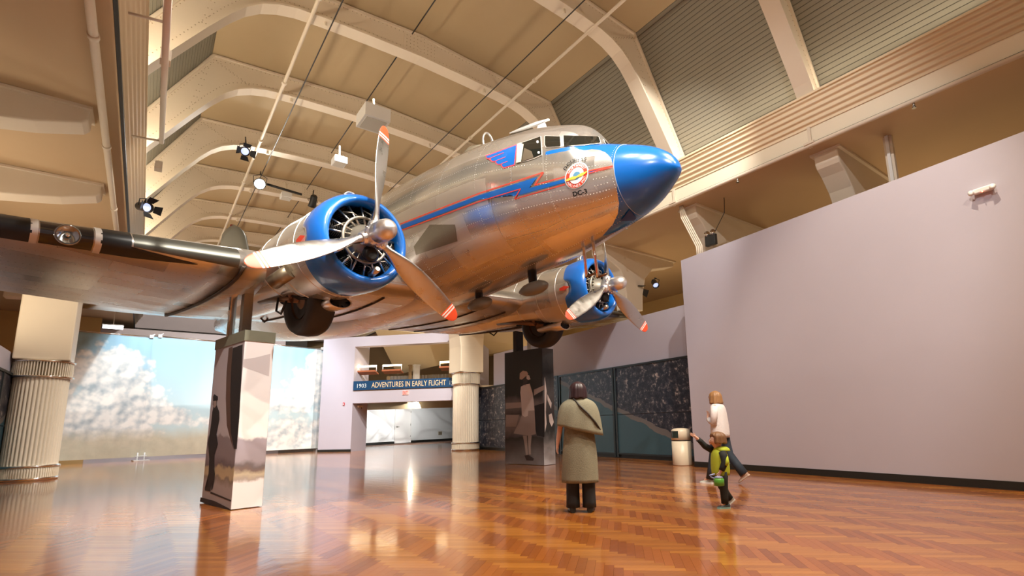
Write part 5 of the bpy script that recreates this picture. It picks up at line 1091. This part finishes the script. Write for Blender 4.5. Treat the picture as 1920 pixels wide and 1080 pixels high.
picR('wing_cloud_print', [Z1([(276, 210), (340, 200), (418, 180), (410, 300), (330, 270), (270, 250)])], mat('print_pale', (.60, .56, .57), .6), 1)
fp_ = print_mat('hangar_print', [(0, (.22, .20, .21)), (.35, (.12, .10, .10)), (.75, (.035, .03, .03)), (1.0, (.20, .16, .17)), (1.3, (.24, .20, .20)), (1.42, (.05, .04, .04)), (1.7, (.16, .13, .13)), (1.95, (.02, .018, .018)), (3.3, (.010, .009, .010))], 2, .5, .3)
fr_ = print_mat('hangar_side_print', [(0, (.42, .40, .42)), (.5, (.20, .18, .18)), (.9, (.03, .03, .03)), (1.6, (.07, .06, .06)), (2.0, (.10, .09, .09)), (2.6, (.02, .02, .02)), (3.3, (.05, .05, .05))], 5, .5, .3)
far_p, picL2, picR2 = pillar('photo_pillar', 'dark pillar with a sepia print of a flight attendant beside an airplane', (8.93, 12.0), 1.56, .48, 3.32, .0, fp_, fr_, BLACKM,
    [(.35, .24, .14, .3, 3.95, mat('perforated_steel', (.05, .045, .04), .5, .6)), (.95, .24, .14, .3, 3.95, STEEL)])
Z3 = lambda l: [(890+x/3.6, 600+y/3.6) for x, y in l]
T1, T2, T3 = mat('sepia_light', (.62, .52, .48), .5), mat('sepia_mid', (.36, .28, .25), .5), mat('sepia_dark', (.05, .035, .035), .5)
picL2('wing_print', [Z3([(210, 560), (330, 555), (330, 590), (210, 600)]), Z3([(400, 470), (470, 440), (470, 470), (400, 510)]), Z3([(212, 640), (300, 640), (280, 720), (212, 720)])], T2, 1)
picL2('engine_print', [Z3([(400, 580), (470, 560), (470, 790), (420, 780), (400, 700)])], INK, 1)
picL2('attendant_print', [Z3([(312, 450), (340, 435), (372, 430), (390, 490), (398, 540), (404, 612), (408, 680), (412, 770), (370, 782), (300, 772), (262, 765), (300, 690), (318, 640), (315, 560), (308, 490)])], T2, 2)
picL2('jacket_print', [Z3([(312, 450), (340, 435), (372, 430), (390, 490), (398, 540), (404, 610), (362, 612), (358, 648), (338, 655), (318, 640), (315, 560), (308, 490)])], T1, 3)
picL2('hair_print', [Z3([(328, 395), (352, 385), (360, 405), (347, 442), (325, 440)])], T3, 3)
picL2('cap_print', [Z3([(303, 400), (305, 360), (325, 342), (352, 347), (362, 365), (345, 380), (320, 402)])], T1, 4); picL2('face_print', [Z3([(350, 365), (368, 374), (377, 400), (362, 405), (350, 396)])], T1, 4)
picL2('legs_print', [Z3([(325, 780), (352, 780), (356, 850), (362, 912), (346, 912), (338, 850)]), Z3([(358, 780), (385, 780), (378, 850), (380, 908), (366, 908), (362, 850)])], T2, 3)
picL2('shoes_print', [Z3([(335, 915), (362, 910), (400, 935), (395, 950), (350, 948)])], T3, 4)
picR2('prop_print', [Z3([(472, 380), (486, 480), (480, 620), (486, 700), (474, 760), (472, 600)]), Z3([(490, 500), (520, 560), (515, 600), (492, 540)]), Z3([(500, 640), (520, 630), (534, 690), (520, 720), (505, 690)])], T1, 1)
# ================================================================== TRASH CAN
t = thing('trash_can', 'cream cylindrical trash can with dark swing opening beside the lavender wall', 'trash can', (11.25, 9.05, 0), 0)
TC = mat('can_cream', (.72, .63, .48), .35, var=.03)
MB().lathe([(.0, .235), (.02, .25), (.62, .25)], seg=40).build('body', TC, t); MB().lathe([(.62, .243), (.645, .243)], seg=40).build('groove', BLACK, t)
MB().lathe([(.645, .25), (.86, .25), (.91, .235), (.94, .18), (.952, .08), (.955, .001)], seg=40).build('lid', TC, t)
m = MB(); a0 = math.atan2(-9.05, -11.25)-.75
rg1, rg2 = [], []
for i in range(9):
    a = a0-.50+i*.125; rg1.append((.254*math.cos(a), .254*math.sin(a), .70)); rg2.append((.254*math.cos(a), .254*math.sin(a), .88))
m.add(rg1+rg2, [(i, i+1, 10+i, 9+i) for i in range(8)], 0, True); m.build('opening', mat('flap_dark', (.02, .035, .03), .3), t)
# ================================================================== SPOTLIGHTS ON THE CEILING
HOT = mat('hot_lens', (1, 1, 1), .5, emit=(1, .97, .9), estr=220); COOL = mat('dim_lens', (.6, .7, 1), .3, emit=(.55, .65, 1), estr=.5)
def spotlight(loc, tgt, label, lens, sc=1.0, up=.5, doors=True):
    t = thing('spotlight', label, 'spotlight', loc, 0, 'theatre spotlights under the ceiling'); d = np.array(tgt)-np.array(loc); d /= np.linalg.norm(d)
    MB().lathe([(-.22*sc, .06*sc), (-.18*sc, .10*sc), (.10*sc, .11*sc), (.16*sc, .13*sc), (.16*sc, .115*sc), (.05*sc, .10*sc)], (0, 0, 0), d, 20).build('can', BLACKM, t)
    MB().lathe([(.10*sc, .10*sc), (.11*sc, .06*sc), (.115*sc, .001)], (0, 0, 0), d, 20, cap=False).build('lens', lens, t)
    u = np.cross(d, [0, 0, 1.0]); u /= np.linalg.norm(u); v = np.cross(u, d)
    MB().tube([u*.13*sc, u*.14*sc+v*.16*sc, v*.22*sc, -u*.14*sc+v*.16*sc, -u*.13*sc], .012, 8).tube([v*.22*sc, (0, 0, up)], .02, 8).build('yoke', BLACKM, t)
    if doors:
        for w_ in (u, -u, v, -v):
            o1 = np.cross(d, w_); b0 = d*.165*sc+w_*.125*sc; b1 = b0+(d*.75+w_*.66)*.17*sc
            MB().hexa([b0-o1*.08*sc, b0+o1*.08*sc, b1+o1*.11*sc, b1-o1*.11*sc], [b0-o1*.08*sc+w_*.006, b0+o1*.08*sc+w_*.006, b1+o1*.11*sc+w_*.006, b1-o1*.11*sc+w_*.006]).build('barn_door', BLACKM, t)
    return t
spotlight(flr((458, 283), 10.3), (3, 8, 4), 'black spotlight with barn doors hanging under the left ceiling pipe', COOL, 1.15)
gl = flr((487, 345), 10.3); spotlight(gl, (0, 0, 1.2), 'glaring white spotlight under the ceiling left of the engine', HOT, 1.6, doors=False)
MB().tube([gl+np.array([.25, .1, .1]), gl+np.array([1.5, .2, .05])], .05, 8).build('lighting_bar', BLACKM); tag(bpy.data.objects['lighting_bar'], 'black lighting bar beside the glaring spotlight', 'lighting bar')
spotlight(flr((587, 378), 10.3), (5, 29, 3), 'slim black spotlight pointing down above the near engine', COOL, 1.3, doors=False)
spotlight(atX((270, 388), -.42), (4, 8, 4), 'black spotlight bracketed to the left cove', COOL, .95, up=.1)
spotlight(atX((1192, 541), 13.3), (11, 6, 0), 'black spotlight beyond the far propeller', COOL, 1.3, up=.2); spotlight(atX((1228, 532), 13.3), (10, 6, 0), 'small black spotlight near the corner of the lavender wall', COOL, .9, up=.2, doors=False)
c = atX((212, 613), -4.6); t = thing('aisle_lamp', 'small white glowing lamp above the left sky mural', 'lamp', onpl((212, 613), M0+np.array([0, 3.5]), M1+np.array([0, 3.5]))); MB().box((0, 0, 0), (.75, .2, .16)).build('diffuser', mat('lamp_white', (1, 1, 1), .5, emit=(.9, .93, 1), estr=2.5), t); MB().box((0, 0, .09), (.78, .23, .05)).build('housing', WHITE, t); MB().tube([(0, 0, .1), (0, 0, 7.05-t.location[2])], .02, 8).build('stem', RIB, t)
# ================================================================== PEOPLE
def skin(nodes, edges, root, sub=2):
    bm = bmesh.new(); ly = bm.verts.layers.skin.new('s'); names = list(nodes); vs_ = {}
    for k in names:
        p_, r = nodes[k]; v = bm.verts.new(p_); rr = r if hasattr(r, '__len__') else (r, r); v[ly].radius = rr; v[ly].use_root = (k == root); vs_[k] = v
    for a, b in edges: bm.edges.new((vs_[a], vs_[b]))
    me = bpy.data.meshes.new('s'); bm.to_mesh(me); bm.free(); o = bpy.data.objects.new('s', me); COL.objects.link(o)
    md = o.modifiers.new('k', 'SKIN'); md.use_smooth_shade = True; md2 = o.modifiers.new('b', 'SUBSURF'); md2.levels = sub; md2.render_levels = sub
    bpy.context.view_layer.update(); out = bpy.data.meshes.new_from_object(o.evaluated_get(bpy.context.evaluated_depsgraph_get())); bpy.data.objects.remove(o); bpy.data.meshes.remove(me)
    for p_ in out.polygons: p_.use_smooth = True
    return out
def mobj(name, me, m_, parent):
    me.name = name; me.materials.clear(); me.materials.append(m_); o = bpy.data.objects.new(name, me); COL.objects.link(o); o.parent = parent; return o
SKINM = mat('skin', (.62, .36, .26), .5, var=.05); LASH = mat('eye_dark', (.03, .02, .015), .3); LIP = mat('lip', (.5, .18, .15), .5)
def hand(N, Ed, wrist, pre, palm, fd_, side, s=1.0, curl=.3):
    """palm + five fingers; palm = centre, fd_ = finger direction, side = thumb side vector"""
    palm, f, sd_ = np.array(palm, float), np.array(fd_, float), np.array(side, float); f /= np.linalg.norm(f); sd_ /= np.linalg.norm(sd_); nrm = np.cross(f, sd_)
    N[pre+'palm'] = (palm, (.026*s, .016*s)); Ed.append((wrist, pre+'palm'))
    for i, (off, ln) in enumerate(((.024, .07), (.008, .08), (-.008, .075), (-.024, .06))):
        b0 = palm+f*.045*s+sd_*off*s; m1 = b0+f*ln*.5*s; e1 = m1+(f*(1-curl)+nrm*curl)*ln*.5*s
        N[pre+'b%d' % i] = (b0, .0095*s); N[pre+'m%d' % i] = (m1, .0085*s); N[pre+'t%d' % i] = (e1, .007*s); Ed += [(pre+'palm', pre+'b%d' % i), (pre+'b%d' % i, pre+'m%d' % i), (pre+'m%d' % i, pre+'t%d' % i)]
    N[pre+'th0'] = (palm+sd_*.034*s+f*.005*s, .011*s); N[pre+'th1'] = (palm+sd_*.05*s+f*.045*s, .009*s); Ed += [(pre+'palm', pre+'th0'), (pre+'th0', pre+'th1')]
def tube_cloth(name, rings, m_, parent, folds=0.0, nf=9, ph=0.0, thick=.008, close_top=False):
    """rings: (centre xyz, rx, ry [, tilt function]) from top to bottom; folds deepen downward"""
    mb = MB(); R = []; n = 48
    for i, rg_ in enumerate(rings):
        c, rx, ry = np.array(rg_[0], float), rg_[1], rg_[2]; tilt = rg_[3] if len(rg_) > 3 else (0, 0); g = folds*(i/(len(rings)-1))**1.3
        R.append([(c[0]+rx*math.cos(a)*(1+g*math.sin(nf*a+ph+.6*i)), c[1]+ry*math.sin(a)*(1+g*math.sin(nf*a+ph+.6*i)), c[2]+tilt[0]*math.cos(a)+tilt[1]*math.sin(a)) for a in np.linspace(0, 2*math.pi, n, endpoint=False)])
    mb.loft(R, False, 0, True)
    if close_top: mb.f.append(tuple(range(n))); mb.m.append(0); mb.sm.append(True)
    o = mb.build(name, m_, parent); sb = o.modifiers.new('sub', 'SUBSURF'); sb.levels = 1; sb.render_levels = 1
    if thick: md = o.modifiers.new('solid', 'SOLIDIFY'); md.thickness = thick; md.offset = 1
    return o
def shoe(name, heel, d, L_, W_, H_, m_, parent, pitch=0.0, sole=None):
    d = np.array([d[0], d[1], 0.0]); d /= np.linalg.norm(d); s_ = np.array([d[1], -d[0], 0]); f = d*math.cos(pitch)-np.array([0, 0, math.sin(pitch)]); u = np.array([0, 0, math.cos(pitch)])+d*math.sin(pitch); heel = np.array(heel, float)
    mb = MB(); R = []
    for t_, w_, h_ in ((0, .6, .85), (.08, .85, 1.0), (.3, .9, 1.0), (.5, .95, .75), (.75, 1.0, .55), (.92, .8, .45), (1.0, .4, .3)):
        R.append([heel+f*L_*t_+s_*W_/2*w_*math.copysign(abs(math.cos(a))**.7, math.cos(a))+u*(H_*h_*(.5+.5*math.copysign(abs(math.sin(a))**.8, math.sin(a)))) for a in np.linspace(0, 2*math.pi, 20, endpoint=False)])
    mb.loft(R, True, 0, True); o = mb.build(name, m_, parent)
    if sole:
        m2 = MB(); R = []
        for t_, w_ in ((-.02, .55), (.06, .9), (.4, .92), (.75, 1.06), (.93, .85), (1.02, .42)):
            c = heel+f*L_*t_; R.append([c+s_*W_/2*w_*1.04+u*.0, c-s_*W_/2*w_*1.04+u*.0, c-s_*W_/2*w_*1.04+u*H_*.28, c+s_*W_/2*w_*1.04+u*H_*.28])
        m2.loft(R, True, 0, False); m2.build('sole', sole, o)
    return o
def hair_cap(name, c, rx, ry, ztop, zbot, m_, parent, flare=1.0, back=.02, face=None, seed=0, n=56, amp=.03):
    """hair shell: dome then hanging sides; face = direction left open at the front (local +y)"""
    mb = MB(); R = []; H_ = ztop-zbot; rows = 14
    for i in range(rows):
        t_ = i/(rows-1); z = ztop-H_*t_; k = math.sqrt(max(0.0, 1-(1-min(1, t_*1.9))**2)); k = max(k, .03)*(1+(flare-1)*max(0, t_-.5)*2)
        ring = []
        for a in np.linspace(0, 2*math.pi, n, endpoint=False):
            r = 1+amp*math.sin(a*13+seed)+amp*.7*math.sin(a*29+seed*2+t_*3); x_ = rx*k*math.cos(a)*r; y_ = ry*k*math.sin(a)*r-back
            front = max(0, math.sin(a)); 
            if face and t_ > .28: y_ = min(y_, face+(.0 if t_ < .4 else -.01))
            ring.append((c[0]+x_, c[1]+y_, z-(.02*math.sin(a*7+seed) if i == rows-1 else 0)))
        R.append(ring)
    mb.loft(R, True, 0, True); o = mb.build(name, m_, parent); sb = o.modifiers.new('sub', 'SUBSURF'); sb.levels = 1; sb.render_levels = 1; return o
def face_parts(c, r, fwd, parent, s=1.0):
    c, f = np.array(c, float), np.array(fwd, float); f /= np.linalg.norm(f); sd_ = np.array([f[1], -f[0], 0]); sd_ /= np.linalg.norm(sd_)
    for k in (-1, 1): MB().lathe([(-.006*s, .002*s), (-.002*s, .0075*s), (.002*s, .007*s), (.004*s, .002*s)], c+f*r*.90+sd_*k*.032*s+np.array([0, 0, .008*s]), f, 12).build('eye', LASH, parent)
    MB().tube([c+f*r*.9+sd_*-.022*s-np.array([0, 0, .05*s]), c+f*r*1.0-np.array([0, 0, .053*s]), c+f*r*.9+sd_*.022*s-np.array([0, 0, .05*s])], .006*s, 8).build('mouth', LIP, parent)
def face_rz(f): return math.atan2(-f[0], f[1])
# --- woman in the cape coat, seen from behind
w1 = thing('person', 'person in a grey-green cape coat with a dark bob, seen from behind', 'person', (4.61, 5.40, 0), face_rz((.65, .76)))
N = {'pel': ((0, 0, .93), (.15, .11)), 'sp': ((0, -.01, 1.13), (.14, .10)), 'ch': ((0, 0, 1.30), (.16, .105)), 'nk': ((0, 0, 1.44), .055), 'hb': ((0, .01, 1.51), .065), 'hd': ((0, .015, 1.575), (.082, .095)), 'ht': ((0, .01, 1.635), .07), 'no': ((0, .115, 1.56), .014),
     'sl': ((-.155, 0, 1.36), .055), 'el': ((-.245, .0, 1.12), .042), 'wl': ((-.285, .02, .90), .03), 'sr': ((.155, 0, 1.36), .055), 'er': ((.23, .04, 1.14), .042), 'wr': ((.10, .20, 1.10), .03),
     'hl': ((-.095, 0, .86), .095), 'kl': ((-.1, .02, .48), .06), 'al': ((-.105, -.01, .09), .042), 'fl': ((-.11, .1, .045), .036), 'hr': ((.095, 0, .86), .095), 'kr': ((.1, .02, .48), .06), 'ar': ((.1, -.01, .09), .042), 'fr': ((.11, .1, .045), .036)}
Ed = [('pel', 'sp'), ('sp', 'ch'), ('ch', 'nk'), ('nk', 'hb'), ('hb', 'hd'), ('hd', 'ht'), ('hd', 'no'), ('ch', 'sl'), ('sl', 'el'), ('el', 'wl'), ('ch', 'sr'), ('sr', 'er'), ('er', 'wr'), ('pel', 'hl'), ('hl', 'kl'), ('kl', 'al'), ('al', 'fl'), ('pel', 'hr'), ('hr', 'kr'), ('kr', 'ar'), ('ar', 'fr')]
hand(N, Ed, 'wl', 'L', (-.295, .03, .845), (-.03, .1, -1), (.2, 1, 0)); hand(N, Ed, 'wr', 'R', (.055, .225, 1.11), (-1, .3, .1), (0, .3, 1))
mobj('body', skin(N, Ed, 'pel'), SKINM, w1); face_parts((0, .015, 1.575), .095, (0, 1, 0), w1)
COAT = mat('tweed_coat', (.20, .185, .125), .85, var=.22, vscale=60, bump=.25, bscale=90)
tube_cloth('coat', [((0, 0, 1.43), .12, .09), ((0, 0, 1.39), .19, .12), ((0, 0, 1.30), .205, .135), ((0, 0, 1.12), .19, .14), ((0, 0, .98), .20, .15), ((0, 0, .80), .225, .17), ((0, 0, .60), .235, .175), ((0, 0, .46), .24, .18), ((0, -.005, .375), .243, .18)], COAT, w1, .035, 7)
tube_cloth('cape', [((0, 0, 1.49), .085, .08), ((0, -.005, 1.455), .12, .10), ((0, -.01, 1.425), .21, .14), ((0, -.01, 1.34), .262, .17), ((.005, -.01, 1.22), .288, .188, (-.02, 0)), ((.008, -.01, 1.12), .302, .197, (-.05, .0)), ((.012, -.01, 1.045), .312, .20, (-.075, .01))], COAT, w1, .05, 8, 1.0)
tube_cloth('collar', [((0, -.005, 1.505), .078, .072), ((0, -.01, 1.475), .10, .09), ((0, -.015, 1.45), .125, .108)], COAT, w1)
MB().tube([(-.06, -.115, 1.46), (.02, -.185, 1.36), (.13, -.192, 1.25), (.22, -.158, 1.14), (.28, -.09, 1.04)], [.012]*5, 8).build('bag_strap', mat('strap_dark', (.035, .03, .025), .6), w1)
HAIR1 = mat('hair_auburn_dark', (.022, .006, .008), .45, var=.4, vscale=12, stretch=(8, 8, 1))
hair_cap('hair', (0, .0, 0), .118, .128, 1.695, 1.455, HAIR1, w1, 1.08, .012, .085, 1)
PANT = mat('black_trousers', (.012, .013, .016), .7)
for s, nm in ((-1, 'l'), (1, 'r')):
    tube_cloth('trouser_leg', [((s*.095, 0, .84), .105, .11), ((s*.1, .01, .6), .092, .098), ((s*.102, .01, .4), .085, .09), ((s*.104, 0, .2), .085, .09), ((s*.106, 0, .06), .088, .098)], PANT, w1, .03, 6)
    shoe('boot', (s*.107, -.09, 0), (s*.15, 1), .25, .095, .085, BLACK, w1)
# --- woman in the white sweater, walking left
f2 = np.array([-.786, .618])*.80+np.array([.618, .786])*.62; f2 /= np.linalg.norm(f2)
w2 = thing('person', 'person with light brown hair in a white sweater and jeans, walking behind the child', 'person', (8.42, 5.86, 0), face_rz(f2))
N = {'pel': ((0, 0, .92), (.15, .11)), 'sp': ((0, .0, 1.12), (.135, .11)), 'ch': ((0, .01, 1.30), (.155, .115)), 'nk': ((0, .03, 1.43), .055), 'hb': ((0, .05, 1.49), .06), 'hd': ((0, .07, 1.56), (.08, .095)), 'ht': ((0, .06, 1.62), .07), 'no': ((0, .175, 1.545), .014),
     'sl': ((-.17, .01, 1.36), .06), 'el': ((-.22, .02, 1.08), .045), 'wl': ((-.10, .17, 1.16), .03), 'sr': ((.17, .01, 1.36), .06), 'er': ((.23, .05, 1.1), .045), 'wr': ((.10, .18, 1.20), .03),
     'hl': ((-.09, 0, .86), .1), 'kl': ((-.09, .12, .48), .062), 'al': ((-.09, .22, .09), .042), 'fl': ((-.09, .34, .04), .036), 'hr': ((.09, 0, .86), .1), 'kr': ((.09, -.1, .5), .062), 'ar': ((.09, -.36, .17), .042), 'fr': ((.09, -.28, .06), .036)}
Ed = [('pel', 'sp'), ('sp', 'ch'), ('ch', 'nk'), ('nk', 'hb'), ('hb', 'hd'), ('hd', 'ht'), ('hd', 'no'), ('ch', 'sl'), ('sl', 'el'), ('el', 'wl'), ('ch', 'sr'), ('sr', 'er'), ('er', 'wr'), ('pel', 'hl'), ('hl', 'kl'), ('kl', 'al'), ('al', 'fl'), ('pel', 'hr'), ('hr', 'kr'), ('kr', 'ar'), ('ar', 'fr')]
hand(N, Ed, 'wl', 'L', (-.06, .19, 1.19), (.8, .1, .6), (0, .3, 1)); hand(N, Ed, 'wr', 'R', (.06, .20, 1.23), (-.8, .1, .6), (0, .3, 1))
mobj('body', skin(N, Ed, 'pel'), SKINM, w2); face_parts((0, .07, 1.56), .095, (0, 1, 0), w2)
SWEAT = mat('white_sweater', (.70, .66, .66), .85, var=.06, vscale=20, bump=.3, bscale=40)
tube_cloth('sweater', [((0, .03, 1.445), .075, .07), ((0, .015, 1.42), .15, .10), ((0, .01, 1.36), .20, .13), ((0, .01, 1.25), .205, .145), ((0, 0, 1.10), .205, .15), ((0, 0, .95), .215, .16), ((0, 0, .82), .215, .16)], SWEAT, w2, .03, 6)
for s, e_, wv in ((-1, (-.225, .02, 1.08), (-.115, .155, 1.15)), (1, (.235, .05, 1.1), (.115, .17, 1.19))):
    MB().tube([(s*.15, .01, 1.37), (s*.2, .01, 1.25), e_, ((e_[0]+wv[0])/2, (e_[1]+wv[1])/2+.01, (e_[2]+wv[2])/2), wv], [.072, .068, .062, .052, .045], 16).build('sleeve', SWEAT, w2)
HAIR2 = mat('hair_light_brown', (.30, .155, .06), .45, var=.35, vscale=10, stretch=(8, 8, 1))
hair_cap('hair', (0, .055, 0), .112, .125, 1.68, 1.43, HAIR2, w2, 1.12, .012, .085, 3)
JEAN = mat('jeans', (.022, .035, .055), .75, var=.2, vscale=15); 
MB().tube([(-.085, 0, .90), (-.09, .06, .68), (-.09, .12, .48), (-.09, .17, .28), (-.09, .215, .08)], [.125, .108, .085, .075, .08], 18).build('trouser_leg', JEAN, w2)
MB().tube([(.085, 0, .90), (.09, -.04, .68), (.09, -.1, .5), (.09, -.22, .34), (.09, -.345, .17)], [.125, .108, .085, .078, .08], 18).build('trouser_leg', JEAN, w2)
tube_cloth('waistband', [((0, 0, .97), .19, .145), ((0, 0, .86), .20, .15), ((0, 0, .80), .195, .15)], JEAN, w2)
shoe('shoe', (-.09, .17, 0), (0, 1), .25, .09, .08, mat('pale_shoe', (.55, .60, .56), .5), w2, 0, WHITE); shoe('shoe', (.09, -.44, .155), (0, 1), .24, .09, .08, mat('tan_shoe', (.40, .24, .17), .5), w2, .62, mat('tan_sole', (.55, .45, .38), .6))
# --- child pointing left
f3 = np.array([-.786, .618])*.98+np.array([-.618, -.786])*.12; f3 /= np.linalg.norm(f3)
kd = thing('person', 'small child in a lime and black hooded jacket, pointing left', 'person', (6.12, 4.30, 0), face_rz(f3))
N = {'pel': ((0, 0, .46), (.085, .07)), 'sp': ((0, 0, .57), (.085, .07)), 'ch': ((0, 0, .67), (.09, .07)), 'nk': ((0, .01, .745), .04), 'hb': ((0, .02, .80), .06), 'hd': ((0, .035, .865), (.082, .09)), 'ht': ((0, .02, .925), .07), 'no': ((0, .135, .85), .012),
     'sl': ((-.10, 0, .70), .04), 'el': ((-.14, -.0, .58), .032), 'wl': ((-.13, .05, .49), .024), 'sr': ((.10, .01, .70), .04), 'er': ((.10, .15, .79), .03), 'wr': ((.09, .26, .90), .022),
     'hl': ((-.05, 0, .43), .06), 'kl': ((-.055, .0, .25), .042), 'al': ((-.055, -.0, .06), .03), 'fl': ((-.06, .06, .03), .026), 'hr': ((.05, 0, .43), .06), 'kr': ((.055, -.03, .26), .042), 'ar': ((.055, -.13, .1), .03), 'fr': ((.055, -.09, .05), .026)}
Ed = [('pel', 'sp'), ('sp', 'ch'), ('ch', 'nk'), ('nk', 'hb'), ('hb', 'hd'), ('hd', 'ht'), ('hd', 'no'), ('ch', 'sl'), ('sl', 'el'), ('el', 'wl'), ('ch', 'sr'), ('sr', 'er'), ('er', 'wr'), ('pel', 'hl'), ('hl', 'kl'), ('kl', 'al'), ('al', 'fl'), ('pel', 'hr'), ('hr', 'kr'), ('kr', 'ar'), ('ar', 'fr')]
hand(N, Ed, 'wl', 'L', (-.125, .07, .45), (.05, .5, -.9), (.3, 1, .2), .62); hand(N, Ed, 'wr', 'R', (.087, .29, .925), (0, 1, .55), (0, -.4, 1), .62, 0.1)
mobj('body', skin(N, Ed, 'pel'), SKINM, kd); face_parts((0, .035, .865), .09, (0, 1, 0), kd, .85)
LIME = mat('lime_fleece', (.42, .50, .03), .8, var=.1, vscale=20); KBL = mat('black_fleece', (.012, .014, .013), .8)
tube_cloth('jacket', [((0, .0, .755), .055, .055), ((0, 0, .735), .10, .085), ((0, 0, .69), .125, .105), ((0, 0, .60), .128, .115), ((0, 0, .50), .13, .12), ((0, 0, .415), .122, .112)], LIME, kd, .03, 6)
tube_cloth('hood', [((0, -.02, .785), .075, .07), ((0, -.035, .765), .11, .10), ((0, -.04, .73), .125, .105)], LIME, kd, .03, 5)
MB().tube([(-.095, 0, .715), (-.13, -.005, .65), (-.148, 0, .58), (-.142, .025, .53), (-.135, .045, .485)], [.05, .05, .045, .04, .036], 16).build('sleeve', KBL, kd)
MB().tube([(.095, 0, .715), (.10, .07, .745), (.10, .15, .79), (.095, .21, .855), (.09, .245, .885)], [.05, .046, .042, .037, .034], 16).build('sleeve', KBL, kd)
MB().loft([[(-.145+.008*math.cos(a)-.03*0, .0+.035*math.cos(a), z+.0*math.sin(a)) for a in np.linspace(0, 2*math.pi, 8, endpoint=False)] for z in (.66, .56)], True).build('sleeve_patch', LIME, kd) if False else None
MB().tube([(-.15, -.03, .66), (-.185, -.02, .60), (-.18, .0, .55)], [.02, .026, .02], 12).build('sleeve_patch', LIME, kd)
hair_cap('hair', (0, .02, 0), .105, .116, .985, .825, mat('hair_brown', (.20, .10, .045), .5, var=.4, vscale=14), kd, 1.05, .012, .07, 5, amp=.05)
for c in ((-.083, .03, .855), (.083, .03, .855)): MB().lathe([(-.008, .012), (0, .02), (.01, .014)], c, (math.copysign(1, c[0]), 0, 0), 12).build('ear', SKINM, kd)
MB().tube([(-.052, 0, .46), (-.056, .005, .35), (-.058, .0, .25), (-.058, 0, .15), (-.058, 0, .06)], [.075, .066, .054, .048, .046], 16).build('trouser_leg', KBL, kd)
MB().tube([(.052, 0, .46), (.056, -.01, .35), (.056, -.03, .26), (.056, -.08, .17), (.056, -.125, .10)], [.075, .066, .054, .048, .046], 16).build('trouser_leg', KBL, kd)
SNK = mat('sneaker', (.05, .07, .08), .5, var=.6, vscale=40); shoe('sneaker', (-.06, -.06, 0), (0, 1), .165, .07, .065, SNK, kd, 0, mat('teal_sole', (.25, .48, .48), .5)); shoe('sneaker', (.056, -.19, .085), (0, 1), .16, .07, .065, mat('sneaker_grey', (.35, .33, .30), .5), kd, .6, WHITE)
# green container held by the child
rz = kd.rotation_euler[2]; lc = np.array([-.13, .09, .40]); wpos = (6.12+lc[0]*math.cos(rz)-lc[1]*math.sin(rz), 4.30+lc[0]*math.sin(rz)+lc[1]*math.cos(rz), .345)
t = thing('snack_container', 'small green container with a pale blue strap held by the child', 'container', wpos, rz)
MB().lathe([(-.05, .05), (-.045, .065), (.03, .068), (.05, .05)], (0, 0, 0), (0, 0, 1), 24).build('cup', mat('cup_green', (.10, .36, .05), .35), t); MB().lathe([(.05, .055), (.06, .055), (.07, .03)], (0, 0, 0), (0, 0, 1), 24).build('lid', mat('lid_blue', (.30, .34, .55), .4), t)
MB().tube([(0, .055, .04), (0, .10, .06), (0, .12, .085), (0, .05, .10)], .010, 8).build('strap', mat('lid_blue', (.30, .34, .55), .4), t)
